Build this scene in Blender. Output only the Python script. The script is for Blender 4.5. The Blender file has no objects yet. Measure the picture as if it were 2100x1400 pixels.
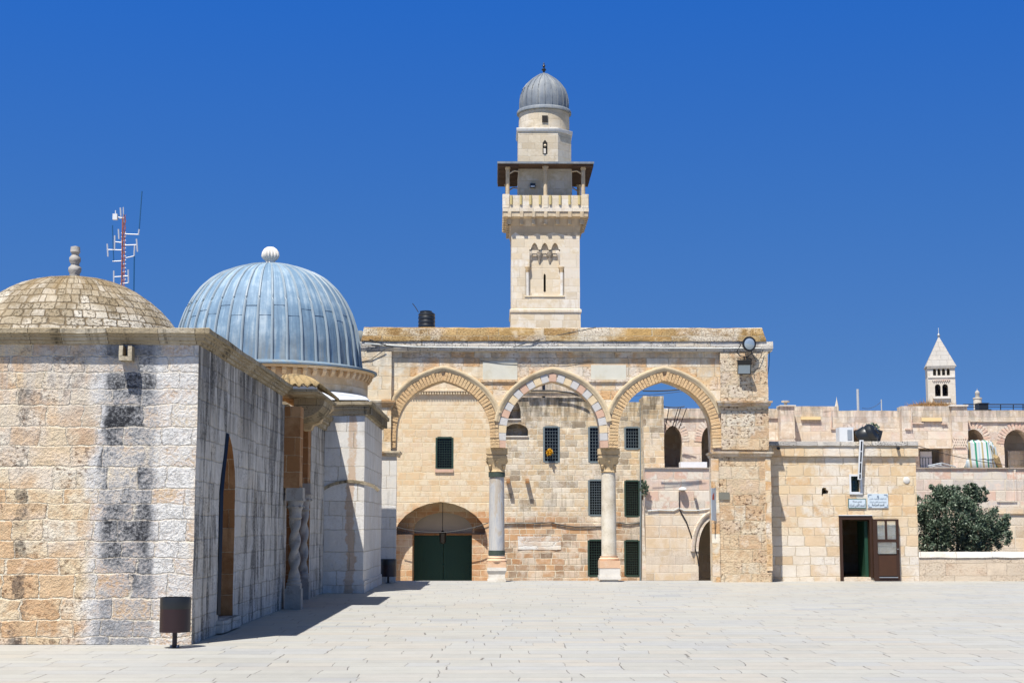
import bpy, bmesh, math, random
from mathutils import Vector, Matrix, noise as mnoise
from mathutils.geometry import tessellate_polygon
R = math.radians
random.seed(11)
C = bpy.context.scene.collection
scn = bpy.context.scene

# ------------------------------------------------------------------ camera, sky, sun, exposure
FPX, EYE = 3100.0, 1.65
PITCH, YAW = math.atan(377 / FPX), math.atan(35 / FPX)
cam_d = bpy.data.cameras.new('camera'); cam = bpy.data.objects.new('camera', cam_d); C.objects.link(cam)
cam_d.sensor_width = 36.0; cam_d.lens = 36.0 * FPX / 2100.0
cam_d.clip_start = 0.1; cam_d.clip_end = 4000
cam.location = (0, 0, EYE); cam.rotation_euler = (R(90) + PITCH, 0, -YAW)
scn.camera = cam
SUN = Vector((0.55, 1.0, -2.3)).normalized()
world = bpy.data.worlds.new('World'); scn.world = world; world.use_nodes = True
wn = world.node_tree; wn.nodes.clear()
w_out = wn.nodes.new('ShaderNodeOutputWorld'); w_bg = wn.nodes.new('ShaderNodeBackground')
sky = wn.nodes.new('ShaderNodeTexSky'); sky.sky_type = 'NISHITA'; sky.sun_disc = False
sky.sun_elevation = math.asin(-SUN.z); sky.sun_rotation = math.atan2(-SUN.x, -SUN.y)
sky.altitude = 3000; sky.air_density = 1.0; sky.dust_density = 0.0; sky.ozone_density = 4.0
# the deep polarised blue of the photograph: the low sky is sampled a little higher up and filtered, the unseen high sky is tinted warmer to take blue out of the shade
w_tc = wn.nodes.new('ShaderNodeTexCoord'); w_map = wn.nodes.new('ShaderNodeMapping'); w_map.inputs['Scale'].default_value = (1, 1, 0.9); w_map.inputs['Location'].default_value = (0, 0, 0.22)
wn.links.new(w_tc.outputs['Generated'], w_map.inputs['Vector']); wn.links.new(w_map.outputs[0], sky.inputs['Vector'])
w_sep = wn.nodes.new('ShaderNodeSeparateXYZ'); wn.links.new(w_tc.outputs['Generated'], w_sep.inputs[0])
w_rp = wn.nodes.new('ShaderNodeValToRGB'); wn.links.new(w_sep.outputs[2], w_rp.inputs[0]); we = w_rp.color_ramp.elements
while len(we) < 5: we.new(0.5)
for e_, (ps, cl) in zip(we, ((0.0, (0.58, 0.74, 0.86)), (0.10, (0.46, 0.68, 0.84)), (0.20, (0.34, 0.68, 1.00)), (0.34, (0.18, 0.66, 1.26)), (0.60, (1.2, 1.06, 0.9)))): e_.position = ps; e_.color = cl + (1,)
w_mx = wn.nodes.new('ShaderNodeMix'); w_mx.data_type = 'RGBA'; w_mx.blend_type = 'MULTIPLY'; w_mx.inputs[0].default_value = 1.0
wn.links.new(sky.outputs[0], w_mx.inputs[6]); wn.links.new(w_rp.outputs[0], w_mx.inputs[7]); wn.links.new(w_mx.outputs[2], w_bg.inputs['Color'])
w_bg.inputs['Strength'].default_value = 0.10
wn.links.new(w_bg.outputs[0], w_out.inputs['Surface'])
sun_d = bpy.data.lights.new('sun', 'SUN'); sun_d.energy = 4.6; sun_d.angle = R(0.5); sun_d.color = (1.0, 0.965, 0.91)
sun = bpy.data.objects.new('sun', sun_d); C.objects.link(sun)
sun.rotation_euler = SUN.to_track_quat('-Z', 'Y').to_euler(); sun.location = (-20, -40, 80)
scn.view_settings.view_transform = 'Standard'; scn.view_settings.look = 'None'
scn.view_settings.exposure = 0.85; scn.view_settings.gamma = 1.0
scn.cycles.max_bounces = 8

# ------------------------------------------------------------------ pixel -> place
def ray(px, py):
    xc = (px - 1050) / FPX; up = (700 - py) / FPX
    fh = math.cos(PITCH) - math.sin(PITCH) * up; z = math.sin(PITCH) + math.cos(PITCH) * up
    return Vector((xc * math.cos(YAW) + fh * math.sin(YAW), -xc * math.sin(YAW) + fh * math.cos(YAW), z))
def P(px, py, Y):
    r = ray(px, py); s = Y / r.y
    return Vector((r.x * s, Y, EYE + r.z * s))
def PX(px, Y, py=900): return P(px, py, Y).x
def PZ(py, Y, px=1050): return P(px, py, Y).z
def G(px, py, z=0.0):
    r = ray(px, py); s = (z - EYE) / r.z
    return Vector((r.x * s, r.y * s, z))

# ------------------------------------------------------------------ node helper
def S(r, g, b, k=0.74):
    f = lambda c: (((c / 255 + 0.055) / 1.055) ** 2.4 if c > 10 else c / 255 / 12.92) * k
    return (f(r), f(g), f(b), 1)
class NT:
    def __init__(s, name, rough=0.9, metal=0.0, spec=0.3):
        s.mat = bpy.data.materials.new(name); s.mat.use_nodes = True
        s.t = s.mat.node_tree; s.b = s.t.nodes['Principled BSDF']
        s.b.inputs['Roughness'].default_value = rough; s.b.inputs['Metallic'].default_value = metal
        s.b.inputs['Specular IOR Level'].default_value = spec
    def n(s, ty, **k):
        x = s.t.nodes.new(ty)
        for a, b in k.items(): setattr(x, a, b)
        return x
    def put(s, v, sock):
        if isinstance(v, bpy.types.NodeSocket): s.t.links.new(v, sock)
        else: sock.default_value = v
    def m(s, op, a, b=0.0, c=0.0, clamp=False):
        x = s.n('ShaderNodeMath', operation=op, use_clamp=clamp)
        s.put(a, x.inputs[0]); s.put(b, x.inputs[1]); s.put(c, x.inputs[2]); return x.outputs[0]
    def xyz(s, a, b, c=0.0):
        x = s.n('ShaderNodeCombineXYZ'); s.put(a, x.inputs[0]); s.put(b, x.inputs[1]); s.put(c, x.inputs[2]); return x.outputs[0]
    def sep(s, v):
        x = s.n('ShaderNodeSeparateXYZ'); s.put(v, x.inputs[0]); return x.outputs
    def noise(s, v, sc, det=3.0, ro=0.55, dist=0.0):
        x = s.n('ShaderNodeTexNoise'); s.put(v, x.inputs['Vector']); x.inputs['Scale'].default_value = sc
        x.inputs['Detail'].default_value = det; x.inputs['Roughness'].default_value = ro; x.inputs['Distortion'].default_value = dist
        return x.outputs[0]
    def white(s, v):
        x = s.n('ShaderNodeTexWhiteNoise', noise_dimensions='3D'); s.put(v, x.inputs['Vector']); return x.outputs[1]
    def mr(s, v, a, b, c=0.0, d=1.0):
        x = s.n('ShaderNodeMapRange', interpolation_type='SMOOTHSTEP'); s.put(v, x.inputs[0])
        for i, q in enumerate((a, b, c, d)): s.put(q, x.inputs[i + 1])
        return x.outputs[0]
    def ramp(s, f, stops, mode='LINEAR'):
        x = s.n('ShaderNodeValToRGB'); x.color_ramp.interpolation = mode; e = x.color_ramp.elements
        while len(e) < len(stops): e.new(0.5)
        for i, (p, c) in enumerate(stops): e[i].position = p; e[i].color = c
        s.put(f, x.inputs[0]); return x.outputs[0]
    def mix(s, f, a, b, blend='MIX'):
        x = s.n('ShaderNodeMix', data_type='RGBA', blend_type=blend); x.clamp_factor = True
        s.put(f, x.inputs[0]); s.put(a, x.inputs[6]); s.put(b, x.inputs[7]); return x.outputs[2]
    def bump(s, h, strength=0.6, dist=0.02):
        x = s.n('ShaderNodeBump'); x.inputs['Strength'].default_value = strength; x.inputs['Distance'].default_value = dist
        s.put(h, x.inputs['Height']); s.t.links.new(x.outputs[0], s.b.inputs['Normal'])
    def uv(s):
        return s.n('ShaderNodeUVMap').outputs[0]
    def obj(s):
        return s.n('ShaderNodeTexCoord').outputs['Object']
    def color(s, c): s.put(c, s.b.inputs['Base Color'])

MASON_N = [0]
def masonry(name, ch, bw, mw, cols, mort, rough=0.014, var=0.25, pits=(0.0, None), bleach=(0.0, None), streak=(0.0, None),
            band=None, low=None, relief=0.028, micro=0.6, sat=0.97, psc=24.0, mvar=0.0, swt=(0.62, 0.14, 0.34), bgrain=0.34, block_dark=0.0, top=None, vary=1.1, patch=None, sus=6.5, sth=(0.60, 0.74)):
    """coursed ashlar of uneven course heights and block lengths, with mortar, pits, bleaching, rain streaks"""
    MASON_N[0] += 1; seed = MASON_N[0] * 3.7
    t = NT(name, 0.92, spec=0.2)
    uv = t.uv(); u0, v0, _ = t.sep(uv)
    n1 = t.noise(uv, 3.2, 3); n2 = t.noise(t.xyz(t.m('ADD', u0, 41.3), v0, seed), 3.2, 3)
    u = t.m('MULTIPLY_ADD', t.m('SUBTRACT', n1, 0.5), rough * 6, u0)
    v = t.m('MULTIPLY_ADD', t.m('SUBTRACT', n2, 0.5), rough * 4, v0)
    vs = t.m('DIVIDE', v, ch)
    vn = t.noise(t.xyz(0.0, t.m('MULTIPLY', v, 1.0), seed), 0.42 / ch, 0)
    vp = t.m('MULTIPLY_ADD', vn, vary, vs)
    row = t.m('FLOOR', vp); fv = t.m('FRACT', vp)
    rw = t.sep(t.white(t.xyz(row, seed, 3.0)))
    us = t.m('MULTIPLY', t.m('DIVIDE', u, bw), t.m('MULTIPLY_ADD', rw[0], 0.5, 0.72))
    un = t.noise(t.xyz(us, t.m('MULTIPLY', row, 7.31), seed), 0.75, 0)
    up = t.m('ADD', t.m('MULTIPLY_ADD', un, 1.25, us), t.m('MULTIPLY', rw[1], 17.0))
    cell = t.m('FLOOR', up); fu = t.m('FRACT', up)
    du = t.m('MULTIPLY', t.m('MINIMUM', fu, t.m('SUBTRACT', 1.0, fu)), bw)
    dv = t.m('MULTIPLY', t.m('MINIMUM', fv, t.m('SUBTRACT', 1.0, fv)), ch)
    d = t.n('ShaderNodeMath', operation='SMOOTH_MIN'); t.put(du, d.inputs[0]); t.put(dv, d.inputs[1]); d.inputs[2].default_value = 0.03
    rag = t.noise(uv, 16.0, 3, 0.6)
    dd = t.m('MULTIPLY_ADD', t.m('SUBTRACT', rag, 0.5), rough * 1.6, d.outputs[0])
    mask = t.mr(dd, mw * 0.35, mw * 1.5)
    rnd = t.sep(t.white(t.xyz(cell, row, seed)))
    k = len(cols)
    big = t.noise(t.xyz(u0, v0, seed), 0.55, 3); med = t.noise(t.xyz(u0, v0, seed + 9), 3.0, 5, 0.65); fine = t.noise(uv, 22.0, 4, 0.7)
    rn0 = t.m('MULTIPLY_ADD', t.m('SUBTRACT', med, 0.5), 0.9, t.m('MULTIPLY_ADD', t.m('SUBTRACT', big, 0.5), 0.9, t.m('MULTIPLY_ADD', rnd[0], 0.62, 0.19)), True)
    base = t.ramp(rn0, [((i + 0.5) / k, c) for i, c in enumerate(cols)], 'LINEAR')
    if low:   # (v at which the lower stone ends, softness, colours)
        b2 = t.ramp(rnd[0], [((i + 0.0) / len(low[2]), c) for i, c in enumerate(low[2])], 'LINEAR')
        fac = t.mr(t.m('MULTIPLY_ADD', t.m('SUBTRACT', big, 0.5), low[1] * 2, t.m('MULTIPLY_ADD', rnd[1], low[1], v0)), low[0] + low[1] * 0.7, low[0] - low[1] * 0.3)
        base = t.mix(fac, base, b2)
    if patch:  # areas of other stone
        b3 = t.ramp(rnd[2], [((i + 0.0) / len(patch[1]), c) for i, c in enumerate(patch[1])], 'LINEAR')
        base = t.mix(t.mr(t.m('MULTIPLY_ADD', rnd[1], 0.22, big), 0.64 - patch[0] * 0.3, 0.70 - patch[0] * 0.3), base, b3)
    tone = t.m('ADD', t.m('MULTIPLY_ADD', med, var * 1.6, 1.0 - var * 0.8), t.m('MULTIPLY', t.m('SUBTRACT', fine, 0.5), var * 0.9))
    base = t.mix(1.0, base, t.xyz(tone, tone, tone), 'MULTIPLY')
    if block_dark:
        bd = t.m('MULTIPLY', t.mr(rnd[1], 0.72, 1.0), block_dark)
        base = t.mix(bd, base, S(120, 116, 108))
    if bleach[0]:
        bl = t.mr(t.m('MULTIPLY_ADD', t.m('SUBTRACT', med, 0.5), 0.5, t.m('MULTIPLY_ADD', rnd[2], 0.12, big)), 0.5, 0.72, 0.0, bleach[0])
        base = t.mix(bl, base, bleach[1])
    if pits[0]:
        pn = t.noise(t.xyz(u0, t.m('MULTIPLY', v0, 1.25), seed + 4), psc, 4, 0.7)
        pm = t.m('MULTIPLY', t.mr(pn, 0.54, 0.64), t.mr(t.m('ADD', t.m('MULTIPLY_ADD', rnd[1], 0.32, t.m('MULTIPLY', big, 0.7)), t.m('MULTIPLY', med, 0.5)), 0.62, 0.88))
        base = t.mix(t.m('MULTIPLY', pm, pits[0]), base, pits[1])
    mcol = t.mix(t.mr(med, 0.4, 0.65, 0.0, 0.35), mort, base)
    if mvar: mcol = t.mix(t.mr(t.m('MULTIPLY_ADD', med, 0.7, t.m('MULTIPLY', big, 0.5)), 0.50, 0.72, 0.0, mvar), mcol, base)
    base = t.mix(mask, mcol, base)
    if streak[0]:
        sn = t.noise(t.xyz(t.m('MULTIPLY', u0, sus), t.m('MULTIPLY', v0, 0.55), seed + 2), 1.0, 5, 0.7)
        s2 = t.m('ADD', t.m('MULTIPLY', sn, swt[0]), t.m('ADD', t.m('MULTIPLY', rnd[2], swt[1]), t.m('MULTIPLY', big, swt[2])))
        sm = t.mr(s2, sth[0], sth[1], 0.0, streak[0])
        sm = t.m('MULTIPLY', sm, t.mr(fine, 0.33, 0.58, 0.35, 1.0))
        base = t.mix(sm, base, streak[1])
    if top:   # run-off below a cornice: (v of the cornice, how far down, amount, colour)
        tn = t.noise(t.xyz(t.m('MULTIPLY', u0, 3.0), t.m('MULTIPLY', v0, 0.5), seed + 6), 1.0, 5, 0.7)
        tm = t.m('MULTIPLY', t.mr(v0, top[0] - top[1], top[0]), t.mr(tn, 0.36, 0.62, 0.0, top[2]))
        base = t.mix(tm, base, top[3])
    if band:  # a broad rain stain down a wall: list of (u centre, half width, amount, colour)
        for (bc, bh, ba, bcol, b0, b1, *vr) in band:
            wob = t.m('MULTIPLY_ADD', t.m('SUBTRACT', big, 0.5), 0.3, t.m('MULTIPLY_ADD', t.m('SUBTRACT', med, 0.5), 0.35, u0))
            dist = t.m('ABSOLUTE', t.m('SUBTRACT', wob, bc))
            bm_ = t.mr(dist, bh * 1.1, bh * 0.75)
            sp = t.mr(t.m('ADD', t.m('MULTIPLY', fine, 0.5), t.m('ADD', t.m('MULTIPLY', med, 0.42), t.m('MULTIPLY', rnd[1], bgrain))), b0, b1, 0.0, 1.0)
            if vr: sp = t.m('MULTIPLY', sp, t.m('MULTIPLY', t.mr(t.m('MULTIPLY_ADD', med, 0.8, v0), vr[0], vr[0] + 0.8), t.mr(v0, vr[1] + 0.3, vr[1] - 0.3)))
            base = t.mix(t.m('MULTIPLY', t.m('MULTIPLY', bm_, sp), t.m('MULTIPLY', t.m('MULTIPLY_ADD', mask, 0.6, 0.4), ba)), base, bcol)
    if sat != 1.0:
        hs = t.n('ShaderNodeHueSaturation'); hs.inputs['Saturation'].default_value = sat; t.put(base, hs.inputs['Color']); base = hs.outputs[0]
    t.put(base, t.b.inputs["Base Color"])
    h = t.m('MULTIPLY', mask, t.m('MULTIPLY_ADD', rnd[1], 0.45, 0.55))
    h = t.m('ADD', h, t.m('MULTIPLY', t.m('SUBTRACT', med, 0.5), 0.9 * micro))
    h = t.m('ADD', h, t.m('MULTIPLY', t.m('SUBTRACT', fine, 0.5), 0.7 * micro))
    if pits[0]: h = t.m('SUBTRACT', h, t.m('MULTIPLY', pm, 0.85 * pits[0]))
    t.bump(h, 0.85, relief)
    return t.mat

def plain(name, col, rough=0.6, metal=0.0, var=0.15, sc=6.0, bump=0.0, spec=0.4, dirt=None):
    t = NT(name, rough, metal, spec); o = t.obj()
    n = t.noise(o, sc, 5, 0.65)
    q = t.m('MULTIPLY_ADD', n, var * 2, 1.0 - var)
    c = t.mix(1.0, col, t.xyz(q, q, q), 'MULTIPLY')
    if dirt: c = t.mix(t.mr(t.noise(o, sc * 0.6, 5, 0.7), 0.5, 0.68, 0.0, dirt[0]), c, dirt[1])
    t.put(c, t.b.inputs["Base Color"])
    if bump: t.bump(t.noise(o, sc * 4, 5, 0.65), 0.6, bump)
    return t.mat

# ------------------------------------------------------------------ mesh helpers
def new(): return bmesh.new()
def box(bm, x0, x1, y0, y1, z0, z1, mi=0):
    v = [bm.verts.new(p) for p in ((x0, y0, z0), (x1, y0, z0), (x1, y1, z0), (x0, y1, z0), (x0, y0, z1), (x1, y0, z1), (x1, y1, z1), (x0, y1, z1))]
    for q in ((3, 2, 1, 0), (4, 5, 6, 7), (0, 1, 5, 4), (1, 2, 6, 5), (2, 3, 7, 6), (3, 0, 4, 7)):
        f = bm.faces.new([v[i] for i in q]); f.material_index = mi
    return v
def hexa(bm, pts, mi=0):
    v = [bm.verts.new(p) for p in pts]
    for q in ((3, 2, 1, 0), (4, 5, 6, 7), (0, 1, 5, 4), (1, 2, 6, 5), (2, 3, 7, 6), (3, 0, 4, 7)):
        f = bm.faces.new([v[i] for i in q]); f.material_index = mi
def slab(bm, outer, holes, place, t0, t1, back=True):
    """flat piece with holes: 2-D loops put in 3-D by place(a, b, depth)"""
    loops = [list(outer)] + [list(h) for h in holes]
    flat = [p for l in loops for p in l]
    tris = tessellate_polygon([[Vector((p[0], p[1], 0)) for p in l] for l in loops])
    f = [bm.verts.new(place(a, b, t0)) for a, b in flat]; g = [bm.verts.new(place(a, b, t1)) for a, b in flat]
    for tr in tris:
        try:
            bm.faces.new([f[i] for i in tr])
            if back: bm.faces.new([g[i] for i in reversed(tr)])
        except ValueError: pass
    k = 0
    for l in loops:
        n = len(l)
        for i in range(n):
            a, b = k + i, k + (i + 1) % n
            bm.faces.new((f[a], f[b], g[b], g[a]))
        k += n
    bmesh.ops.recalc_face_normals(bm, faces=bm.faces)
def front(a, b, d): return (a, d, b)      # a wall facing -Y (towards the camera)
def sweep(bm, poly, prof, closed=True, mi=0):
    """profile [(out, z)] swept round a plan polygon (counter-clockwise), mitred corners"""
    n = len(poly); rings = []
    P2 = [Vector(p) for p in poly]
    for i in range(n):
        dirs = []
        if closed or i > 0: dirs.append((P2[i] - P2[i - 1]).normalized())
        if closed or i < n - 1: dirs.append((P2[(i + 1) % n] - P2[i]).normalized())
        ns = [Vector((d.y, -d.x)) for d in dirs]
        if len(ns) == 2: mtr = (ns[0] + ns[1]); mtr = mtr / max(0.2, mtr.dot(ns[0]))
        else: mtr = ns[0]
        rings.append([bm.verts.new((P2[i].x + mtr.x * o, P2[i].y + mtr.y * o, z)) for o, z in prof])
    for i in range(n if closed else n - 1):
        a, b = rings[i], rings[(i + 1) % n]
        for j in range(len(prof) - 1):
            f = bm.faces.new((a[j], b[j], b[j + 1], a[j + 1])); f.material_index = mi
    if not closed:
        for r in (rings[0], rings[-1]):
            try: bm.faces.new(r)
            except ValueError: pass
def lathe(bm, prof, c, seg=32, mi=0, a0=0.0, cap=True):
    rings = []
    for r, z in prof:
        if r < 1e-4: rings.append([bm.verts.new((c[0], c[1], c[2] + z))])
        else: rings.append([bm.verts.new((c[0] + r * math.cos(a0 + 2 * math.pi * i / seg), c[1] + r * math.sin(a0 + 2 * math.pi * i / seg), c[2] + z)) for i in range(seg)])
    for a, b in zip(rings, rings[1:]):
        for i in range(seg):
            j = (i + 1) % seg
            q = [a[i % len(a)], a[j % len(a)], b[j % len(b)], b[i % len(b)]]
            q = list(dict.fromkeys(q))
            if len(q) > 2:
                f = bm.faces.new(q); f.material_index = mi; f.smooth = True
    if cap:
        for r in (rings[0], rings[-1]):
            if len(r) > 2: bm.faces.new(r if r is rings[-1] else list(reversed(r)))
def tube(bm, pts, r, seg=6, mi=0):
    pts = [Vector(p) for p in pts]; rings = []
    for i, p in enumerate(pts):
        d = (pts[min(i + 1, len(pts) - 1)] - pts[max(i - 1, 0)]).normalized()
        x = d.cross(Vector((0, 0, 1)) if abs(d.z) < 0.9 else Vector((1, 0, 0))).normalized(); y = d.cross(x)
        rr = r[i] if isinstance(r, (list, tuple)) else r
        rings.append([bm.verts.new(p + (x * math.cos(2 * math.pi * k / seg) + y * math.sin(2 * math.pi * k / seg)) * rr) for k in range(seg)])
    for a, b in zip(rings, rings[1:]):
        for i in range(seg):
            f = bm.faces.new((a[i], a[(i + 1) % seg], b[(i + 1) % seg], b[i])); f.smooth = True; f.material_index = mi
    bm.faces.new(rings[0]); bm.faces.new(list(reversed(rings[-1])))
def sag(a, b, drop, n=12):
    a, b = Vector(a), Vector(b)
    return [a.lerp(b, i / n) - Vector((0, 0, drop * 4 * (i / n) * (1 - i / n))) for i in range(n + 1)]
def uvs(bm, cyl=None):
    lay = bm.loops.layers.uv.verify(); bm.normal_update()
    for f in bm.faces:
        n = f.normal
        for l in f.loops:
            p = l.vert.co
            if cyl and abs(n.z) < 0.999:
                a = math.atan2(p.y - cyl[1], p.x - cyl[0]); ca = f.calc_center_median(); b = math.atan2(ca.y - cyl[1], ca.x - cyl[0])
                while a - b > math.pi: a -= 2 * math.pi
                while b - a > math.pi: a += 2 * math.pi
                l[lay].uv = (a * cyl[2], p.z)
            elif abs(n.z) > 0.75: l[lay].uv = (p.x, p.y)
            else:
                tx, ty = -n.y, n.x; k = math.hypot(tx, ty) or 1
                l[lay].uv = ((p.x * tx + p.y * ty) / k, p.z)
def roughen(bm, amp, size, sc=1.6):
    for _ in range(9):
        e = [x for x in bm.edges if x.calc_length() > size]
        if not e: break
        bmesh.ops.subdivide_edges(bm, edges=e, cuts=1)
    big = [f for f in bm.faces if len(f.verts) > 4]
    if big: bmesh.ops.triangulate(bm, faces=big)
    for v in bm.verts:
        v.co += mnoise.noise_vector(v.co * sc) * amp + mnoise.noise_vector(v.co * sc * 4.3) * amp * 0.5
OFF = {}
def obj(name, bm, mat, parent=None, cyl=None, rough=None, weld=False):
    if weld: bmesh.ops.remove_doubles(bm, verts=bm.verts, dist=0.0005)
    bmesh.ops.recalc_face_normals(bm, faces=bm.faces)
    uvs(bm, cyl)
    if rough: roughen(bm, *rough)
    off = OFF.get(parent, Vector()) if parent else Vector()
    for v in bm.verts: v.co -= off
    me = bpy.data.meshes.new(name); bm.to_mesh(me); bm.free()
    me.set_sharp_from_angle(angle=R(42))
    for m_ in (mat if isinstance(mat, (list, tuple)) else [mat]): me.materials.append(m_)
    o = bpy.data.objects.new(name, me); C.objects.link(o)
    if parent: o.parent = parent; OFF[o] = off
    return o
def tag(o, label=None, cat=None, group=None, kind=None):
    if label: o['label'] = label
    if cat: o['category'] = cat
    if group: o['group'] = group
    if kind: o['kind'] = kind
    return o
def thing(name, label, cat, loc, group=None):
    o = bpy.data.objects.new(name, None); C.objects.link(o); o.location = loc; o.empty_display_size = 0.3
    OFF[o] = Vector(loc); return tag(o, label, cat, group)
def single(name, bm, mat, label, cat, group=None, base=None, **k):
    """a thing that is one mesh, its origin at its base"""
    lo = Vector(base) if base else Vector((sum(v.co.x for v in bm.verts) / len(bm.verts), sum(v.co.y for v in bm.verts) / len(bm.verts), min(v.co.z for v in bm.verts)))
    o = obj(name, bm, mat, None, **k)
    for v in o.data.vertices: v.co -= lo
    o.location = lo
    return tag(o, label, cat, group)

# pointed arch: half outline (dx, dz) as fractions, from spring to apex
ARCH = [(1.0, 0.0), (0.985, 0.30), (0.945, 0.44), (0.88, 0.555), (0.80, 0.65), (0.715, 0.725), (0.62, 0.79), (0.52, 0.845), (0.40, 0.895), (0.28, 0.935), (0.14, 0.972), (0.0, 1.0)]
def arch_pts(cx, zs, half, rise, shape=ARCH):
    """outline from the right spring over the apex to the left spring"""
    r = [(cx + a * half, zs + b * rise) for a, b in shape]
    return r + [(2 * cx - x, z) for x, z in reversed(r[:-1])]
def offs(pts, d):
    out = []
    for i, p in enumerate(pts):
        a = Vector(pts[max(i - 1, 0)]); b = Vector(pts[min(i + 1, len(pts) - 1)])
        t = (b - a).normalized(); out.append((p[0] + t.y * d, p[1] - t.x * d))
    return out
def resample(pts, n):
    L = [0.0]
    for a, b in zip(pts, pts[1:]): L.append(L[-1] + math.dist(a, b))
    out = []
    for i in range(n + 1):
        s = L[-1] * i / n; k = 0
        while k < len(L) - 2 and L[k + 1] < s: k += 1
        f = (s - L[k]) / max(1e-9, L[k + 1] - L[k])
        out.append((pts[k][0] + (pts[k + 1][0] - pts[k][0]) * f, pts[k][1] + (pts[k + 1][1] - pts[k][1]) * f))
    return out
def voussoirs(bm, pts, n, r0, r1, y0, y1, gap=0.1, jit=0.01, mats=1, rng=random):
    ps = resample(pts, n * 2)
    for i in range(n):
        seg = [ps[2 * i], ps[2 * i + 1], ps[2 * i + 2]]
        lo = 0.5 * gap; a = Vector(seg[0]).lerp(Vector(seg[1]), lo); b = Vector(seg[2]).lerp(Vector(seg[1]), lo)
        t = (b - a).normalized(); nn = Vector((t.y, -t.x))
        yj = y0 + rng.uniform(-jit, jit); rj = rng.uniform(-jit, jit)
        c = [a + nn * (r0), b + nn * (r0), b + nn * (r1 + rj), a + nn * (r1 + rj)]
        hexa(bm, [(q.x, yj, q.y) for q in c] + [(q.x, y1, q.y) for q in c], i % mats if mats > 1 else 0)
def moulding(bm, pts, prof):
    """profile [(radial, y)] swept along an outline in the XZ plane"""
    rings = []
    for r, y in prof: rings.append([bm.verts.new((q[0], y, q[1])) for q in offs(pts, r)])
    n = len(prof)
    for i in range(n):
        a, b = rings[i], rings[(i + 1) % n]
        for j in range(len(pts) - 1): bm.faces.new((a[j], a[j + 1], b[j + 1], b[j]))
    bm.faces.new([r[0] for r in rings]); bm.faces.new([r[-1] for r in rings])
# ------------------------------------------------------------------ materials
CREAM = [S(236, 214, 176), S(228, 196, 150), S(240, 224, 196), S(222, 190, 146), S(232, 208, 170)]
PALE = [S(238, 226, 204), S(232, 214, 184), S(242, 234, 218), S(226, 208, 178)]
ORNG = [S(214, 168, 118), S(224, 184, 138), S(204, 154, 106), S(230, 196, 152), S(196, 146, 100)]
WHT = S(242, 236, 226); GREYW = S(226, 222, 214); BLK = S(70, 68, 66, 0.6); BRN = S(122, 82, 50, 0.6)
M = {}
M['shrine_front'] = masonry('front ashlar', 0.265, 0.50, 0.010, [S(226, 182, 130), S(232, 196, 148), S(218, 172, 120), S(236, 212, 170), S(230, 192, 140)],
    S(246, 232, 202), rough=0.024, var=0.55, mvar=0.7, pits=(0.75, S(140, 92, 56, 0.6)), bleach=(0.7, S(240, 232, 214)), relief=0.036, micro=1.9, sat=0.9, psc=15.0, bgrain=0.16,
    band=[(-4.98, 0.80, 0.9, S(226, 226, 224), 0.34, 0.62), (-5.20, 0.40, 0.75, S(150, 153, 158, 0.66), 0.38, 0.60), (-5.20, 0.37, 0.95, S(46, 48, 54, 0.6), 0.50, 0.68, 0.8, 4.1), (-4.50, 0.30, 0.7, S(242, 238, 228), 0.4, 0.66), (-6.68, 0.10, 0.7, S(96, 92, 88, 0.6), 0.5, 0.66)],
    top=(4.25, 2.0, 0.85, S(210, 204, 194)))
M['shrine_side'] = masonry('rain streaked ashlar', 0.275, 0.55, 0.007, [S(224, 216, 202), S(216, 208, 194), S(230, 224, 212), S(218, 204, 180)],
    S(216, 204, 180), rough=0.018, var=0.36, mvar=0.7, streak=(0.86, S(56, 55, 52, 0.6)), sus=3.4, sth=(0.525, 0.66), swt=(0.84, 0.05, 0.22), bleach=(0.6, S(238, 234, 226)), relief=0.024, micro=1.2, top=(4.3, 2.2, 0.75, S(64, 62, 60, 0.6)), pits=(0.5, S(90, 84, 76, 0.6)))
M['jamb'] = masonry('rusty jamb stone', 0.36, 0.8, 0.006, [S(182, 130, 80), S(164, 114, 68), S(194, 150, 104)], S(220, 190, 150), rough=0.01, var=0.4, streak=(0.7, S(112, 70, 36, 0.6)), relief=0.012)
M['cornice'] = masonry('weathered cornice', 0.4, 0.7, 0.005, [S(184, 168, 138), S(168, 150, 118), S(196, 184, 160)], S(104, 90, 70, 0.6), rough=0.008, var=0.4, streak=(0.85, S(74, 66, 50, 0.6)), swt=(0.75, 0.12, 0.3), relief=0.025, micro=1.2, pits=(0.6, S(90, 76, 50, 0.6)))
M['lichen'] = masonry('lichen coping', 0.5, 1.3, 0.006, [S(186, 150, 92), S(196, 166, 114), S(176, 138, 82), S(206, 184, 142)], S(226, 212, 182), rough=0.012, var=0.95,
    pits=(0.85, S(150, 92, 44, 0.7)), bleach=(0.75, S(230, 222, 204)), relief=0.04, micro=1.6)
M['dome_stone'] = masonry('dome block stone', 0.135, 0.185, 0.010, [S(164, 146, 114), S(178, 162, 132), S(152, 132, 96), S(194, 182, 160), S(160, 138, 100)], S(124, 104, 72, 0.7),
    rough=0.018, sat=0.84, var=0.85, pits=(0.8, S(112, 90, 46, 0.6)), bleach=(0.55, S(226, 218, 200)), relief=0.03, micro=1.2, vary=0.5, top=(6.0, 1.0, 0.85, S(150, 118, 58, 0.7)))
M['porch'] = M['shrine_side']
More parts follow.
